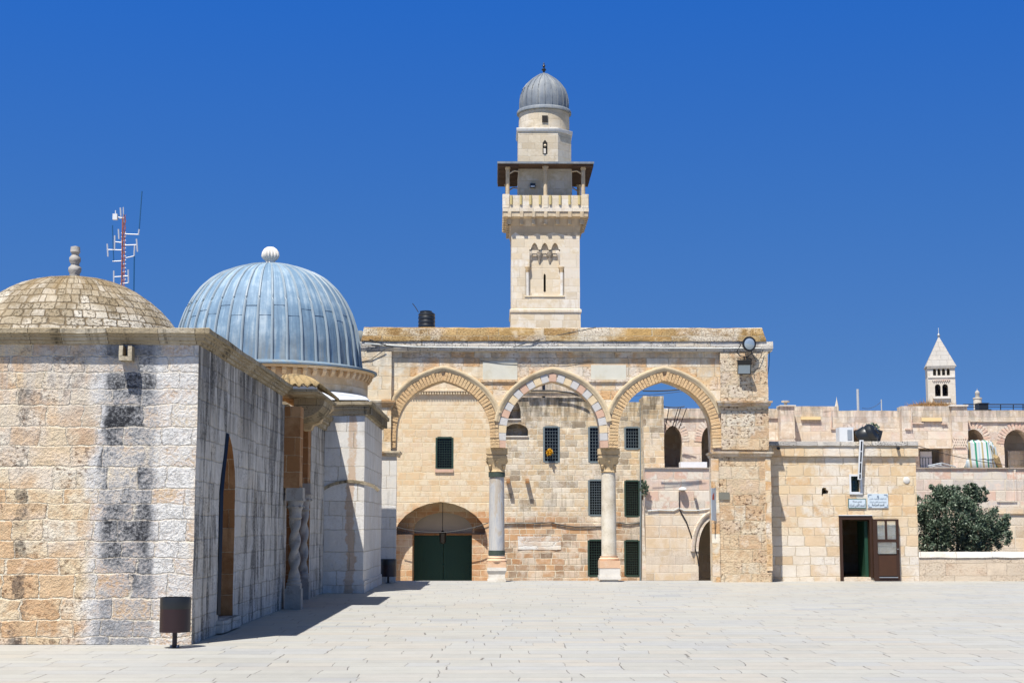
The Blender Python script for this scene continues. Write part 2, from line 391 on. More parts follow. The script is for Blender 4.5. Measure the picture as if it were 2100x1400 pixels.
M['pale_side'] = masonry('pale dressed stone', 0.42, 0.66, 0.006, [S(236, 232, 222), S(230, 222, 208), S(240, 236, 228), S(226, 216, 198)], S(214, 200, 174), rough=0.012, var=0.3,
    bleach=(0.5, S(240, 236, 228)), streak=(0.3, S(110, 106, 98, 0.6)), relief=0.025, pits=(0.18, S(150, 122, 86, 0.6)), band=[(-3.56, 0.11, 0.55, S(196, 146, 88), 0.36, 0.6)], top=(4.6, 1.2, 0.4, S(120, 110, 96, 0.6)))
M['drum'] = masonry('drum stone', 0.5, 0.9, 0.005, [S(230, 196, 146), S(222, 184, 134), S(236, 208, 164)], S(226, 204, 166), rough=0.008, var=0.3, relief=0.015, bleach=(0.4, PALE[2]))
M['arcade'] = masonry('arcade ashlar', 0.31, 0.62, 0.006, [S(240, 224, 194), S(236, 212, 174), S(242, 232, 210), S(232, 202, 158), S(238, 218, 184)], S(234, 216, 182), rough=0.014, var=0.3,
    pits=(0.5, S(176, 128, 80, 0.65)), bleach=(0.75, S(242, 236, 222)), relief=0.03, micro=0.9, top=(6.9, 1.3, 0.6, S(170, 162, 148, 0.7)), streak=(0.3, S(214, 160, 104, 0.7)), patch=(0.32, [S(228, 184, 130), S(222, 176, 124), S(232, 196, 146)]), psc=14.0)
M['pier'] = masonry('pitted pier ashlar', 0.40, 0.62, 0.008, [S(228, 184, 128), S(236, 206, 158), S(220, 174, 118), S(238, 216, 176), S(226, 186, 134)], S(236, 212, 166), rough=0.018, var=0.42,
    pits=(0.95, S(140, 88, 50, 0.6)), psc=10.0, sat=0.84, bleach=(0.55, S(240, 230, 208)), relief=0.06, micro=1.3)
M['band'] = masonry('grey band stone', 0.6, 0.8, 0.006, [S(206, 200, 190), S(190, 184, 174), S(222, 214, 200), S(214, 196, 166)], S(150, 142, 130, 0.7), rough=0.01, var=0.5, pits=(0.9, S(78, 74, 66, 0.6)), bleach=(0.4, WHT), relief=0.03, micro=1.1)
M['brick'] = masonry('voussoir stone', 3.0, 3.0, 0.004, [S(232, 198, 148), S(226, 188, 138), S(236, 208, 164)], S(226, 190, 140), var=0.4, relief=0.025, pits=(0.5, S(160, 104, 60, 0.6)), micro=1.0)
M['pink_v'] = plain('pink voussoir stone', S(218, 180, 154), 0.85, var=0.2, sc=5, bump=0.01)
M['grey_v'] = plain('grey voussoir stone', S(210, 206, 200), 0.85, var=0.16, sc=5, bump=0.01)
M['cream_v'] = plain('cream voussoir stone', S(232, 208, 168), 0.85, var=0.2, sc=5, bump=0.01)
M['hood'] = plain('moulded arch stone', S(226, 204, 166), 0.9, var=0.3, sc=2.2, bump=0.02, dirt=(0.6, S(176, 150, 112)))
M['marble'] = plain('marble slab', S(222, 218, 200), 0.6, var=0.14, sc=3, bump=0.004, dirt=(0.4, S(206, 190, 150)))
t = NT('grey marble shaft', 0.42, spec=0.4); o_ = t.obj(); x_, y_, z_ = t.sep(o_)
q_ = t.noise(t.xyz(t.m('MULTIPLY', x_, 4.0), t.m('MULTIPLY', y_, 4.0), t.m('MULTIPLY', z_, 0.9)), 1.3, 6, 0.65, 1.2)

def setc(tt, c): tt.put(c, tt.b.inputs['Base Color'])
setc(t, t.ramp(q_, [(0.3, S(176, 178, 182)), (0.5, S(206, 204, 200)), (0.62, S(196, 182, 162)), (0.75, S(214, 212, 208))])); t.bump(t.noise(o_, 22, 5), 0.4, 0.008); M['shaft_grey'] = t.mat
t = NT('cream limestone shaft', 0.75, spec=0.3); o_ = t.obj(); q_ = t.noise(o_, 3.0, 6, 0.7)
setc(t, t.mix(t.mr(t.noise(o_, 26, 4, 0.7), 0.58, 0.68, 0, 0.6), t.ramp(q_, [(0.3, S(204, 190, 164)), (0.55, S(232, 222, 202)), (0.75, S(238, 232, 218))]), S(150, 130, 104, 0.7))); t.bump(t.noise(o_, 24, 5, 0.7), 0.6, 0.015); M['shaft_cream'] = t.mat
M['porphyry'] = plain('green bronze band', S(68, 80, 70), 0.55, var=0.5, sc=9, bump=0.006)
M['capital'] = plain('carved capital stone', S(218, 190, 146), 0.85, var=0.3, sc=7, bump=0.02, dirt=(0.5, S(150, 120, 84, 0.65)))
M['base_w'] = plain('white base marble', S(232, 226, 214), 0.7, var=0.22, sc=5, bump=0.01, dirt=(0.6, S(204, 184, 152)))
M['twist'] = plain('worn grey marble', S(178, 172, 162), 0.7, var=0.3, sc=7, bump=0.012, dirt=(0.6, S(120, 108, 92)))
M['base_p'] = plain('pink base stone', S(230, 190, 154), 0.8, var=0.2, sc=5, bump=0.015, dirt=(0.4, S(236, 220, 196)))
M['house'] = masonry('orange court wall', 0.34, 0.62, 0.016, [S(234, 208, 166), S(230, 196, 150), S(238, 218, 182), S(224, 188, 142)], S(238, 218, 178), rough=0.02, var=0.22, relief=0.02,
    low=(2.6, 0.5, [S(204, 150, 102), S(212, 164, 116), S(196, 140, 92), S(220, 178, 132)]), bleach=(0.5, S(240, 226, 198)), pits=(0.3, S(170, 116, 70, 0.7)), streak=(0.2, S(214, 150, 96)))
M['house2'] = masonry('patched court wall', 0.33, 0.52, 0.018, [S(226, 204, 166), S(216, 188, 146), S(234, 218, 190), S(206, 178, 138), S(224, 196, 160)], S(234, 222, 194), rough=0.022, var=0.34, relief=0.03,
    low=(2.4, 0.7, [S(204, 156, 112), S(212, 170, 124), S(192, 144, 100), S(222, 186, 146), S(184, 150, 116)]), bleach=(0.6, S(240, 232, 214)), pits=(0.5, S(136, 104, 72, 0.65)), streak=(0.5, S(112, 96, 70, 0.65)), block_dark=0.5, top=(8.6, 2.2, 0.75, S(96, 84, 60, 0.6)))
M['terrace'] = masonry('pink and grey wall', 0.46, 0.85, 0.014, [S(232, 218, 194), S(216, 206, 194), S(232, 196, 164), S(222, 176, 148), S(238, 224, 200), S(226, 208, 182)], S(232, 216, 188), rough=0.014, var=0.26, relief=0.025,
    sat=0.86, low=(2.7, 0.4, [S(234, 208, 166), S(226, 192, 146), S(238, 222, 192), S(230, 200, 156)]), bleach=(0.45, S(240, 232, 216)), pits=(0.5, S(170, 120, 84, 0.7)), streak=(0.2, S(160, 120, 80, 0.7)), block_dark=0.25)
M['loggia'] = masonry('loggia stone', 0.42, 0.95, 0.010, [S(234, 212, 178), S(226, 198, 160), S(238, 224, 198), S(230, 200, 172), S(220, 204, 186)], S(228, 208, 176), rough=0.012, sat=0.84, var=0.34, relief=0.03,
    bleach=(0.5, S(240, 230, 212)), pits=(0.5, S(180, 130, 90, 0.7)), streak=(0.3, S(136, 120, 100, 0.7)), top=(8.4, 1.6, 0.6, S(132, 124, 110, 0.65)), block_dark=0.15)
M['gate_house'] = masonry('guard house stone', 0.30, 0.50, 0.008, [S(236, 210, 170), S(230, 198, 152), S(240, 222, 190), S(226, 188, 140), S(238, 216, 180)], S(238, 218, 182), rough=0.016, var=0.22,
    bleach=(0.7, S(242, 234, 220)), pits=(0.25, S(186, 140, 94, 0.7)), relief=0.035, low=(1.6, 0.8, [S(240, 226, 204), S(236, 214, 182), S(242, 232, 214), S(232, 204, 166)]))
M['low_wall'] = masonry('low wall stone', 0.40, 0.9, 0.005, [S(226, 208, 182), S(218, 198, 172), S(232, 212, 184), S(214, 188, 160)], S(216, 196, 166), var=0.32, relief=0.03, pits=(0.5, S(166, 134, 100, 0.7)), streak=(0.25, S(140, 128, 112, 0.7)))
M['low_cap'] = masonry('whitewashed coping', 0.9, 1.1, 0.006, [S(236, 230, 218, .66), S(228, 218, 202, .66), S(238, 234, 226, .66)], S(206, 196, 180, .66), var=0.3, relief=0.03, micro=1.2, pits=(0.3, S(170, 150, 124, 0.6)))
M['white_stone'] = masonry('minaret stone', 0.48, 0.9, 0.010, [S(232, 216, 188), S(226, 206, 172), S(236, 224, 202), S(220, 196, 158)], S(232, 216, 186), rough=0.012, var=0.18, relief=0.02, bleach=(0.5, S(243, 238, 228)), pits=(0.2, S(200, 160, 110, 0.7)), streak=(0.4, S(186, 158, 118)), block_dark=0.12)
M['mina_upper'] = masonry('minaret upper stone', 0.5, 0.9, 0.010, [S(212, 194, 164), S(220, 204, 176), S(200, 180, 148)], S(216, 198, 168), rough=0.012, var=0.25, relief=0.02, bleach=(0.4, S(240, 232, 218)), streak=(0.25, S(150, 136, 116, 0.7)))
M['mina_dark'] = masonry('stained corbel stone', 0.5, 0.9, 0.010, [S(214, 190, 152), S(196, 176, 146), S(224, 204, 170)], S(206, 186, 154), rough=0.012, var=0.4, relief=0.02, streak=(0.5, S(130, 122, 112, 0.7)))
M['far_stone'] = masonry('far church stone', 0.6, 1.1, 0.012, [S(226, 216, 198), S(218, 206, 186), S(230, 222, 208)], S(214, 202, 182), var=0.18, relief=0.01)
M['far_roof'] = masonry('spire stone', 0.8, 1.2, 0.03, [S(206, 200, 190, .62), S(196, 190, 180, .62), S(204, 196, 184, .62)], S(160, 154, 146, .62), var=0.3, relief=0.01)
def lead(name, cols, streakc, uscale):
    t = NT(name, 0.6, 0.0, 0.3); uv = t.uv(); u, v, _ = t.sep(uv)
    a = t.noise(t.xyz(t.m('MULTIPLY', u, uscale), t.m('MULTIPLY', v, 0.55), 1.0), 1.0, 6, 0.7)
    b = t.noise(t.obj(), 1.1, 5, 0.65); f = t.noise(t.obj(), 14, 4, 0.7)
    c = t.ramp(t.m('ADD', t.m('MULTIPLY', a, 0.55), t.m('MULTIPLY', b, 0.45)), [(0.34, cols[0]), (0.5, cols[1]), (0.64, cols[2])])
    low_ = t.m('MULTIPLY', t.mr(t.m('MULTIPLY_ADD', b, 1.4, v), streakc[1] + 1.3, streakc[1] + 0.3), t.mr(a, 0.36, 0.58))
    c = t.mix(t.m('MULTIPLY', low_, streakc[2]), c, streakc[0])
    q = t.m('MULTIPLY_ADD', f, 0.3, 0.85); c = t.mix(1.0, c, t.xyz(q, q, q), 'MULTIPLY')
    setc(t, c); t.put(t.m('MULTIPLY_ADD', a, 0.3, 0.5), t.b.inputs['Roughness']); t.bump(t.m('ADD', b, t.m('MULTIPLY', f, 0.2)), 0.35, 0.03); return t.mat
M['lead'] = lead('blue grey lead sheet', [S(92, 118, 142), S(122, 150, 172), S(184, 200, 208)], (S(124, 126, 122), 6.2, 0.75), 7.0)
M['lead_old'] = lead('weathered lead sheet', [S(100, 108, 118), S(130, 137, 144), S(166, 168, 166)], (S(120, 116, 104), 30.0, 0.2), 2.5)
M['lead_white'] = plain('bleached lead flashing', S(226, 230, 236), 0.5, 0.1, 0.2, 3, dirt=(0.6, S(150, 160, 176)))
# paving: long limestone flags
def paving():
    t = NT('limestone paving', 0.62, spec=0.25); uv = t.uv(); u0, v0, _ = t.sep(uv)
    n = t.noise(uv, 1.1, 3); v = t.m('MULTIPLY_ADD', t.m('SUBTRACT', n, 0.5), 0.10, v0)
    ch, bw = 0.44, 0.86
    vp = t.m('MULTIPLY_ADD', t.noise(t.xyz(0.0, v, 5.0), 1.0, 0), 1.3, t.m('DIVIDE', v, ch)); row = t.m('FLOOR', vp); fv = t.m('FRACT', vp)
    rw = t.sep(t.white(t.xyz(row, 2.0, 3.0)))
    us = t.m('MULTIPLY', t.m('DIVIDE', t.m('MULTIPLY_ADD', t.m('SUBTRACT', t.noise(t.xyz(v0, u0, 9.0), 1.4, 2), 0.5), 0.16, u0), bw), t.m('MULTIPLY_ADD', rw[0], 0.7, 0.6))
    up = t.m('ADD', t.m('MULTIPLY_ADD', t.noise(t.xyz(us, t.m('MULTIPLY', row, 7.3), 1.0), 0.7, 0), 1.4, us), t.m('MULTIPLY', rw[1], 19.0))
    cell = t.m('FLOOR', up); fu = t.m('FRACT', up)
    du = t.m('MULTIPLY', t.m('MINIMUM', fu, t.m('SUBTRACT', 1.0, fu)), bw); dv = t.m('MULTIPLY', t.m('MINIMUM', fv, t.m('SUBTRACT', 1.0, fv)), ch)
    rnd = t.sep(t.white(t.xyz(cell, row, 8.0)))
    jw = t.m('MULTIPLY_ADD', t.noise(uv, 2.3, 3), 0.020, -0.002)
    mk = t.mr(t.m('MULTIPLY_ADD', t.m('SUBTRACT', t.noise(uv, 20, 3), 0.5), 0.012, t.m('MINIMUM', du, dv)), 0.001, jw)
    c = t.ramp(rnd[0], [(0.0, S(205, 202, 192, 0.48)), (0.25, S(215, 212, 201, 0.48)), (0.55, S(207, 206, 201, 0.48)), (0.75, S(214, 209, 197, 0.48)), (0.92, S(214, 207, 194, 0.48)), (1.0, S(196, 197, 195, 0.48))])
    med = t.noise(uv, 2.4, 6, 0.7); big = t.noise(uv, 0.18, 3); fine = t.noise(uv, 24, 4, 0.7)
    q = t.m('ADD', t.m('MULTIPLY_ADD', med, 0.34, 0.70), t.m('ADD', t.m('MULTIPLY', big, 0.22), t.m('MULTIPLY', fine, 0.12)))
    c = t.mix(1.0, c, t.xyz(q, q, q), 'MULTIPLY')
    c = t.mix(t.mr(t.noise(uv, 7.0, 5, 0.75), 0.66, 0.74, 0, 0.35), c, S(150, 138, 122, 0.5))
    c = t.mix(mk, S(160, 154, 144, 0.42), c); setc(t, c)
    t.bump(t.m('ADD', t.m('MULTIPLY', mk, 0.7), t.m('ADD', t.m('MULTIPLY', rnd[1], 0.3), t.m('MULTIPLY', med, 0.7))), 0.7, 0.012)
    return t.mat
M['paving'] = paving()
M['court'] = plain('court paving', S(206, 196, 178, 0.5), 0.9, var=0.2, sc=0.8)
M['black_plastic'] = plain('black tank plastic', S(24, 27, 29, 1), 0.4, var=0.2, sc=2, spec=0.5)
M['black_metal'] = plain('black painted metal', S(22, 23, 26, 1), 0.35, var=0.2, sc=8, spec=0.5)
M['cable'] = plain('black cable', S(30, 30, 32, 1), 0.6)
M['white_cable'] = plain('pale conduit', S(206, 210, 206), 0.6)
M['iron_green'] = plain('green iron bars', S(40, 64, 52), 0.6, var=0.25)
M['iron_grey'] = plain('grey iron bars', S(112, 124, 126), 0.6, var=0.25)
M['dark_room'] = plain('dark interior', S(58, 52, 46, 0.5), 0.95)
M['dark_pane'] = plain('dark window glass', (0.006, 0.008, 0.009, 1), 0.2, spec=0.3)
M['green_door'] = plain('green gate paint', S(26, 70, 50), 0.55, var=0.25, sc=2)
M['plaster'] = plain('grey plaster', S(196, 186, 170), 0.95, var=0.14, sc=1, bump=0.01)
M['brown_wood'] = plain('brown painted wood', S(62, 38, 20), 0.5, var=0.25, sc=3)
M['rail_wood'] = plain('dark eave boards', S(84, 62, 46), 0.8, var=0.3, sc=3)
M['white_paint'] = plain('white paint', S(228, 230, 230), 0.5, var=0.08)
M['grey_metal'] = plain('galvanised metal', S(176, 182, 186), 0.45, 0.4, var=0.15)
M['antenna'] = plain('antenna metal', S(208, 210, 212), 0.5, 0.2, var=0.1)
M['antenna_red'] = plain('red lattice paint', S(176, 104, 82), 0.6, var=0.3, sc=3)
M['antenna_blue'] = plain('blue whip', S(30, 92, 140), 0.5)
M['sign_white'] = plain('enamel sign white', S(214, 226, 232), 0.4, var=0.05)
M['ink'] = plain('sign lettering', S(42, 58, 70, 0.8), 0.6)
M['ink_pale'] = plain('faded lettering', S(140, 156, 170), 0.6)
M['sign_edge'] = plain('green sign border', S(96, 128, 122), 0.5)
M['bark'] = plain('bark', S(92, 80, 66, 0.6), 0.95, var=0.4, sc=9, bump=0.02)
M['dry_grass'] = plain('dry grass', S(182, 142, 92), 0.95, var=0.5, sc=6)
t = NT('lamp glass', 0.12, spec=0.6); setc(t, S(190, 204, 210)); t.b.inputs['Metallic'].default_value = 0.35; M['lamp_glass'] = t.mat
t = NT('window glass', 0.03, spec=0.6); setc(t, (0.9, 0.95, 0.95, 1)); t.b.inputs['Transmission Weight'].default_value = 0.92; t.b.inputs['IOR'].default_value = 1.3; M['glass'] = t.mat
t = NT('leaf', 0.5, spec=0.35); oi = t.n('ShaderNodeAttribute', attribute_name='tint').outputs['Fac']
setc(t, t.ramp(oi, [(0.0, (0.034, 0.058, 0.034, 1)), (0.5, (0.075, 0.112, 0.068, 1)), (1.0, (0.18, 0.215, 0.15, 1))])); t.b.inputs['Transmission Weight'].default_value = 0.0; M['leaf'] = t.mat
t = NT('striped canvas', 0.85, spec=0.1); u, v, _ = t.sep(t.uv()); q = t.m('FRACT', t.m('MULTIPLY', u, 1.9))
setc(t, t.ramp(q, [(0, S(208, 214, 210)), (0.18, S(60, 150, 120)), (0.32, S(208, 214, 210)), (0.46, S(176, 196, 206)), (0.56, S(208, 214, 210)), (0.70, S(176, 164, 124)), (0.86, S(208, 214, 210)), (0.93, S(196, 206, 214))], 'CONSTANT')); M['canvas'] = t.mat
t = NT('perforated red metal', 0.45, spec=0.5); uv = t.uv(); u, v, _ = t.sep(uv)
vv = t.m('MULTIPLY', v, 46.0); uu = t.m('ADD', t.m('MULTIPLY', u, 40.0), t.m('MULTIPLY', t.m('FLOOR', vv), 0.5))
hole = t.mr(t.m('ADD', t.m('POWER', t.m('SUBTRACT', t.m('FRACT', uu), 0.5), 2.0), t.m('POWER', t.m('SUBTRACT', t.m('FRACT', vv), 0.5), 2.0)), 0.07, 0.11)
setc(t, t.mix(hole, (0.003, 0.003, 0.003, 1), S(62, 30, 26, 0.5))); M['perforated'] = t.mat
M['tile'] = plain('clay tile', S(170, 146, 104), 0.95, var=0.5, sc=7, bump=0.025, dirt=(0.85, S(104, 92, 68, 0.65)))
M['mortar_w'] = plain('white mortar', S(236, 234, 228), 0.9)
M['pole_white'] = plain('white pole', S(186, 190, 192), 0.5)
M['yellow'] = plain('yellow blossom', S(236, 178, 20), 0.7, var=0.3, sc=12)

# ------------------------------------------------------------------ ground
YR = 45.0; YG = YR + 0.63
bm = new(); box(bm, -70, 60, -30, YR + 1.15, -3.4, 0.0); pl = obj('plaza', bm, M['paving']); tag(pl, kind='structure')
bm = new(); box(bm, -600, 600, YR + 1.16, 900, -4.0, -3.4); co = obj('ground', bm, M['court']); tag(co, kind='structure')

# ------------------------------------------------------------------ near shrine with the stone dome
def mat_by_normal(o, rule):
    for f in o.data.polygons: f.material_index = rule(f.normal)
c0 = G(392, 1321); XA, YA = c0.x, c0.y; YB = PX and 30.1
XW = XA - 6.2; ZA = PZ(703, YA, 200)
A = thing('stone_shrine', 'nearest building, square block of rain streaked ashlar under a low stone dome', 'shrine', (XA - 3.1, YA + 4, 0))
bm = new()
box(bm, XW, XA - 0.6, YA, YA + 0.6, 0, ZA)
sideA = lambda a, b, d: (XA - d, a, b)
y1, y2 = 23.55, 24.85
nz = [(q[0], q[1]) for q in arch_pts((y1 + y2) / 2, 2.15, (y2 - y1) / 2, 0.92, [(1, 0), (.97, .2), (.86, .42), (.68, .62), (.42, .82), (.2, .93), (0, 1)])]
hole = [(y2, 0.2)] + nz + [(y1, 0.2)]
slab(bm, [(YA, 0), (YB, 0), (YB, ZA), (YA, ZA)], [hole], sideA, 0.0, 0.6)
box(bm, XW, XA - 0.6, YA + 0.6, YB, ZA - 0.3, ZA); box(bm, XW, XW + 0.5, YA + 0.6, YB, 0, ZA - 0.3); box(bm, XW + 0.5, XA - 0.6, YB - 0.5, YB, 0, ZA - 0.3)
w = obj('wall', bm, [M['shrine_front'], M['shrine_side'], M['jamb']], A, rough=(0.012, 0.35))
for f in w.data.polygons:
    c = f.center + Vector(A.location); n = f.normal
    inn = c.x < XA - 0.03 and y1 - 0.03 < c.y < y2 + 0.03 and c.z < 3.15
    f.material_index = 2 if inn and n.y < -0.3 else (1 if n.x > 0.5 or inn or c.y > YA + 0.05 else 0)
bm = new(); box(bm, XA - 0.75, XA - 0.61, y1 - 0.2, y2 + 0.2, 0.1, 3.3); obj('niche_back', bm, M['jamb'], A)
bm = new(); box(bm, XA - 0.5, XA + 0.10, y1 - 0.15, y2 + 0.2, 0.02, 0.2); obj('niche_sill', bm, M['shrine_side'], A, rough=(0.012, 0.3))
bm = new(); tube(bm, [(XA + 0.012 + 0.0, y1 - 0.08, 0.3), (XA + 0.012, y1 - 0.07, 2.15), (XA + 0.012, y1 + 0.05, 2.45), (XA + 0.012, y1 + 0.34, 3.08)], 0.042, 4); obj('niche_moulding', bm, M['black_metal'], A)
zt = PZ(672, YA - 0.15, 200); z2 = PZ(683, YA - 0.15, 200); z3 = PZ(704, YA - 0.15, 200)
bm = new(); profA = [(0.0, z3), (0.035, z3 + 0.01), (0.05, z3 + 0.05), (0.085, z3 + 0.055), (0.10, z3 + 0.10), (0.13, z3 + 0.11), (0.14, z2 - 0.01), (0.185, z2), (0.19, zt - 0.01), (0.17, zt), (-0.5, zt + 0.02)]
sweep(bm, [(XW, YA), (XA, YA), (XA, YB), (XW, YB)], profA); box(bm, XW + 0.2, XA - 0.2, YA + 0.2, YB - 0.2, ZA - 0.1, zt + 0.012)
obj('cornice', bm, M['cornice'], A, rough=(0.012, 0.3))
dc = P(150, 600, YA + 4.3); ap = PZ(567, dc.y, 150)
bm = new(); pr = []
for i in range(15):
    a = R(90) * i / 14 * 0.94 + R(5); pr.append((2.2 * math.cos(a), ap - 2.2 + 2.2 * math.sin(a)))
pr[-1] = (0.0, ap); lathe(bm, pr, (dc.x, dc.y, 0), 72)
dm = obj('dome', bm, M['dome_stone'], A, cyl=(dc.x, dc.y, 1.7), rough=(0.018, 0.25))
for f in dm.data.polygons: f.use_smooth = True
bm = new(); lathe(bm, [(0.09, -0.05), (0.085, 0.05), (0.11, 0.10), (0.11, 0.15), (0.075, 0.19), (0.07, 0.22), (0.10, 0.27), (0.10, 0.33), (0.06, 0.38), (0.07, 0.42), (0.085, 0.43), (0.08, 0.52), (0.0, 0.54)], (dc.x + 0.02, dc.y, ap), 14)
obj('finial', bm, M['twist'], dm, rough=(0.014, 0.1))
sp = P(263, 725, YA); bm = new()
for s in (-1, 1): box(bm, sp.x + s * 0.062 - 0.028, sp.x + s * 0.062 + 0.028, YA - 0.20, YA + 0.1, sp.z - 0.06, sp.z + 0.09)
box(bm, sp.x - 0.09, sp.x + 0.09, YA - 0.20, YA + 0.1, sp.z - 0.12, sp.z - 0.06)
obj('water_spout', bm, M['cornice'], A, rough=(0.014, 0.08))

# ------------------------------------------------------------------ middle shrine with the tiled hood and twisted columns
Y2 = 37.74; ZP = 4.05
Bp = thing('porch_shrine', 'low streaked building with a tiled hood over twisted columns, behind the nearest building', 'shrine', (XA - 3, 33.5, 0))
bm = new(); o1, o2 = 30.95, 34.9
slab(bm, [(YB + 0.01, 0), (o1, 0), (o1, 4.02), (o2, 4.02), (o2, 0), (Y2, 0), (Y2, ZP), (YB + 0.01, ZP)], [], lambda a, b, d: (XA + 0.004 - d, a, b), 0.0, 0.9)
box(bm, XW, XA - 0.9, YB + 0.01, Y2, ZP - 0.3, ZP); box(bm, XA - 1.4, XA - 0.9, YB + 0.01, Y2, 0, ZP - 0.3)
w = obj('wall', bm, [M['shrine_side'], M['jamb']], Bp, rough=(0.01, 0.35))
for f in w.data.polygons:
    c = f.center + Vector(Bp.location)
    if c.x < XA - 0.02 and o1 - 0.05 < c.y < o2 + 0.05: f.material_index = 1
bm = new(); xp = PX(617, 30.6, 930); box(bm, XA - 0.2, xp, 30.45, 30.93, PZ(1000, 30.5, 600), 4.03)
obj('pilaster', bm, M['jamb'], Bp)
bm = new(); box(bm, XA - 0.35, XA - 0.005, 34.45, 34.88, 2.6, 4.0); obj('pilaster', bm, M['jamb'], Bp)
for (cx, cy, zt_) in ((PX(601, 30.35, 1100), 30.62, PZ(1000, 30.6, 600)), (XA - 0.10, 34.62, 2.6)):
    r0 = 0.098
    cb = new(); box(cb, cx - 0.16, cx + 0.16, cy - 0.16, cy + 0.16, 0, 0.40); box(cb, cx - 0.14, cx + 0.14, cy - 0.14, cy + 0.14, 0.40, 0.46)
    lathe(cb, [(0.15, 0.46), (0.16, 0.50), (0.13, 0.53), (0.14, 0.57), (0.11, 0.60)], (cx, cy, 0), 20)
    colp = obj('column', cb, M['twist'], Bp, rough=(0.006, 0.2))
    sb = new(); z0c, z1c = 0.60, zt_ - 0.62; rings = []; NS, NZ = 28, 60
    for k in range(NZ + 1):
        z = z0c + (z1c - z0c) * k / NZ; ring = []
        for i in range(NS):
            a = 2 * math.pi * i / NS; rr = r0 * (1 + 0.24 * math.cos(2 * (a - 2 * math.pi * k / NZ * 1.6)))
            ring.append(sb.verts.new((cx + rr * math.cos(a), cy + rr * math.sin(a), z)))
        rings.append(ring)
    for a_, b_ in zip(rings, rings[1:]):
        for i in range(NS):
            f = sb.faces.new((a_[i], a_[(i + 1) % NS], b_[(i + 1) % NS], b_[i])); f.smooth = True
    obj('shaft', sb, M['twist'], colp)
    kb = new(); lathe(kb, [(0.11, z1c - 0.01), (0.14, z1c + 0.03), (0.12, z1c + 0.06), (0.13, z1c + 0.16), (0.16, z1c + 0.24), (0.15, z1c + 0.26), (0.17, z1c + 0.36)], (cx, cy, 0), 16)
    for i in range(8):
        a = i * math.pi / 4; lathe(kb, [(0.0, -0.03), (0.035, 0.0), (0.0, 0.04)], (cx + 0.16 * math.cos(a), cy + 0.16 * math.sin(a), z1c + 0.24), 6)
    box(kb, cx - 0.18, cx + 0.18, cy - 0.18, cy + 0.18, z1c + 0.36, z1c + 0.40); box(kb, cx - 0.165, cx + 0.165, cy - 0.165, cy + 0.165, z1c + 0.40, zt_)
    obj('capital', kb, M['twist'], colp, rough=(0.006, 0.15))
# hood: coved soffit, bracket, hipped tile roof
xe = PX(652, 30.3, 800); ye0, ye1 = 30.25, PX and 33.6; ze = PZ(803, 30.3, 640); zr = PZ(783, 31.0, 610)
bm = new(); n = 10
prof = [(XA - 0.02, ze - 0.44)] + [(XA + 0.02 + (xe - XA - 0.08) * math.sin(R(90) * i / n), ze - 0.42 + 0.38 * (1 - math.cos(R(90) * i / n)) ) for i in range(n + 1)] + [(xe, ze), (XA - 0.02, ze)]
slab(bm, prof, [], lambda a, b, d: (a, d, b), ye0 + 1.7, ye1 - 0.1); obj('hood_soffit', bm, M['cornice'], Bp)
bm = new(); slab(bm, [(XA, 3.74), (XA + 0.16, 3.76), (XA + 0.20, 3.86), (XA + 0.36, 3.92), (XA + 0.40, 4.04), (xe - 0.06, ze - 0.1), (xe - 0.06, ze), (XA, ze)], [], lambda a, b, d: (a, d, b), ye1 - 0.08, ye1 + 0.35); obj('hood_bracket', bm, M['capital'], Bp, rough=(0.01, 0.2))
bm = new(); box(bm, XA - 0.3, xe, ye0, ye1 + 0.3, ze, ze + 0.05); obj('hood_slab', bm, M['cornice'], Bp)
bm = new(); xr = XA + 0.10   # tiled hip: wavy slope to the front, wavy slope to the right
def slope(a0, a1, b0, b1, nw, amp):
    cols = nw * 8; rows = 6; g = []
    for j in range(rows + 1):
        line = []
        for i in range(cols + 1):
            lo = Vector(a0).lerp(Vector(a1), i / cols); hi = Vector(b0).lerp(Vector(b1), i / cols)
            p = lo.lerp(hi, j / rows); p.z += amp * math.cos(2 * math.pi * nw * i / cols) + 0.06 + 0.06 * math.sin(math.pi * j / rows); line.append(bm.verts.new(p))
        g.append(line)
    for j in range(rows):
        for i in range(cols):
            f = bm.faces.new((g[j][i], g[j][i + 1], g[j + 1][i + 1], g[j + 1][i])); f.smooth = True
slope((XA - 0.1, ye0 - 0.06, ze + 0.05), (xe + 0.05, ye0 - 0.06, ze + 0.05), (XA - 0.1, ye0 + 0.9, zr + 0.06), (xr, ye0 + 0.9, zr + 0.06), 5, 0.035)
slope((xe + 0.05, ye0 - 0.06, ze + 0.05), (xe + 0.05, ye1 + 0.3, ze + 0.05), (xr, ye0 + 0.9, zr + 0.06), (xr, ye1 + 0.2, zr + 0.06), 16, 0.03)
slope((XA - 0.1, ye0 + 0.9, zr), (XA - 0.1, ye1 + 0.3, zr), (xr, ye0 + 0.9, zr), (xr, ye1 + 0.3, zr), 2, 0.001)
tl = obj('roof_tiles', bm, M['tile'], Bp)
md = tl.modifiers.new('thick', 'SOLIDIFY'); md.thickness = 0.025; md.offset = -1
bm = new(); box(bm, XA - 0.1, xe - 0.02, ye0 - 0.02, ye0 + 0.1, ze + 0.052, ze + 0.105); obj('mortar_fill', bm, M['mortar_w'], Bp)
zc = 4.33
bm = new(); pc = [(0.0, zc - 0.34), (0.05, zc - 0.32), (0.07, zc - 0.22), (0.12, zc - 0.21), (0.14, zc - 0.1), (0.20, zc - 0.09), (0.21, zc), (-0.4, zc + 0.02)]
sweep(bm, [(XA, ye1 + 0.36), (XA, Y2), (XW, Y2)], pc, closed=False); obj('cornice', bm, M['cornice'], Bp, rough=(0.01, 0.3))

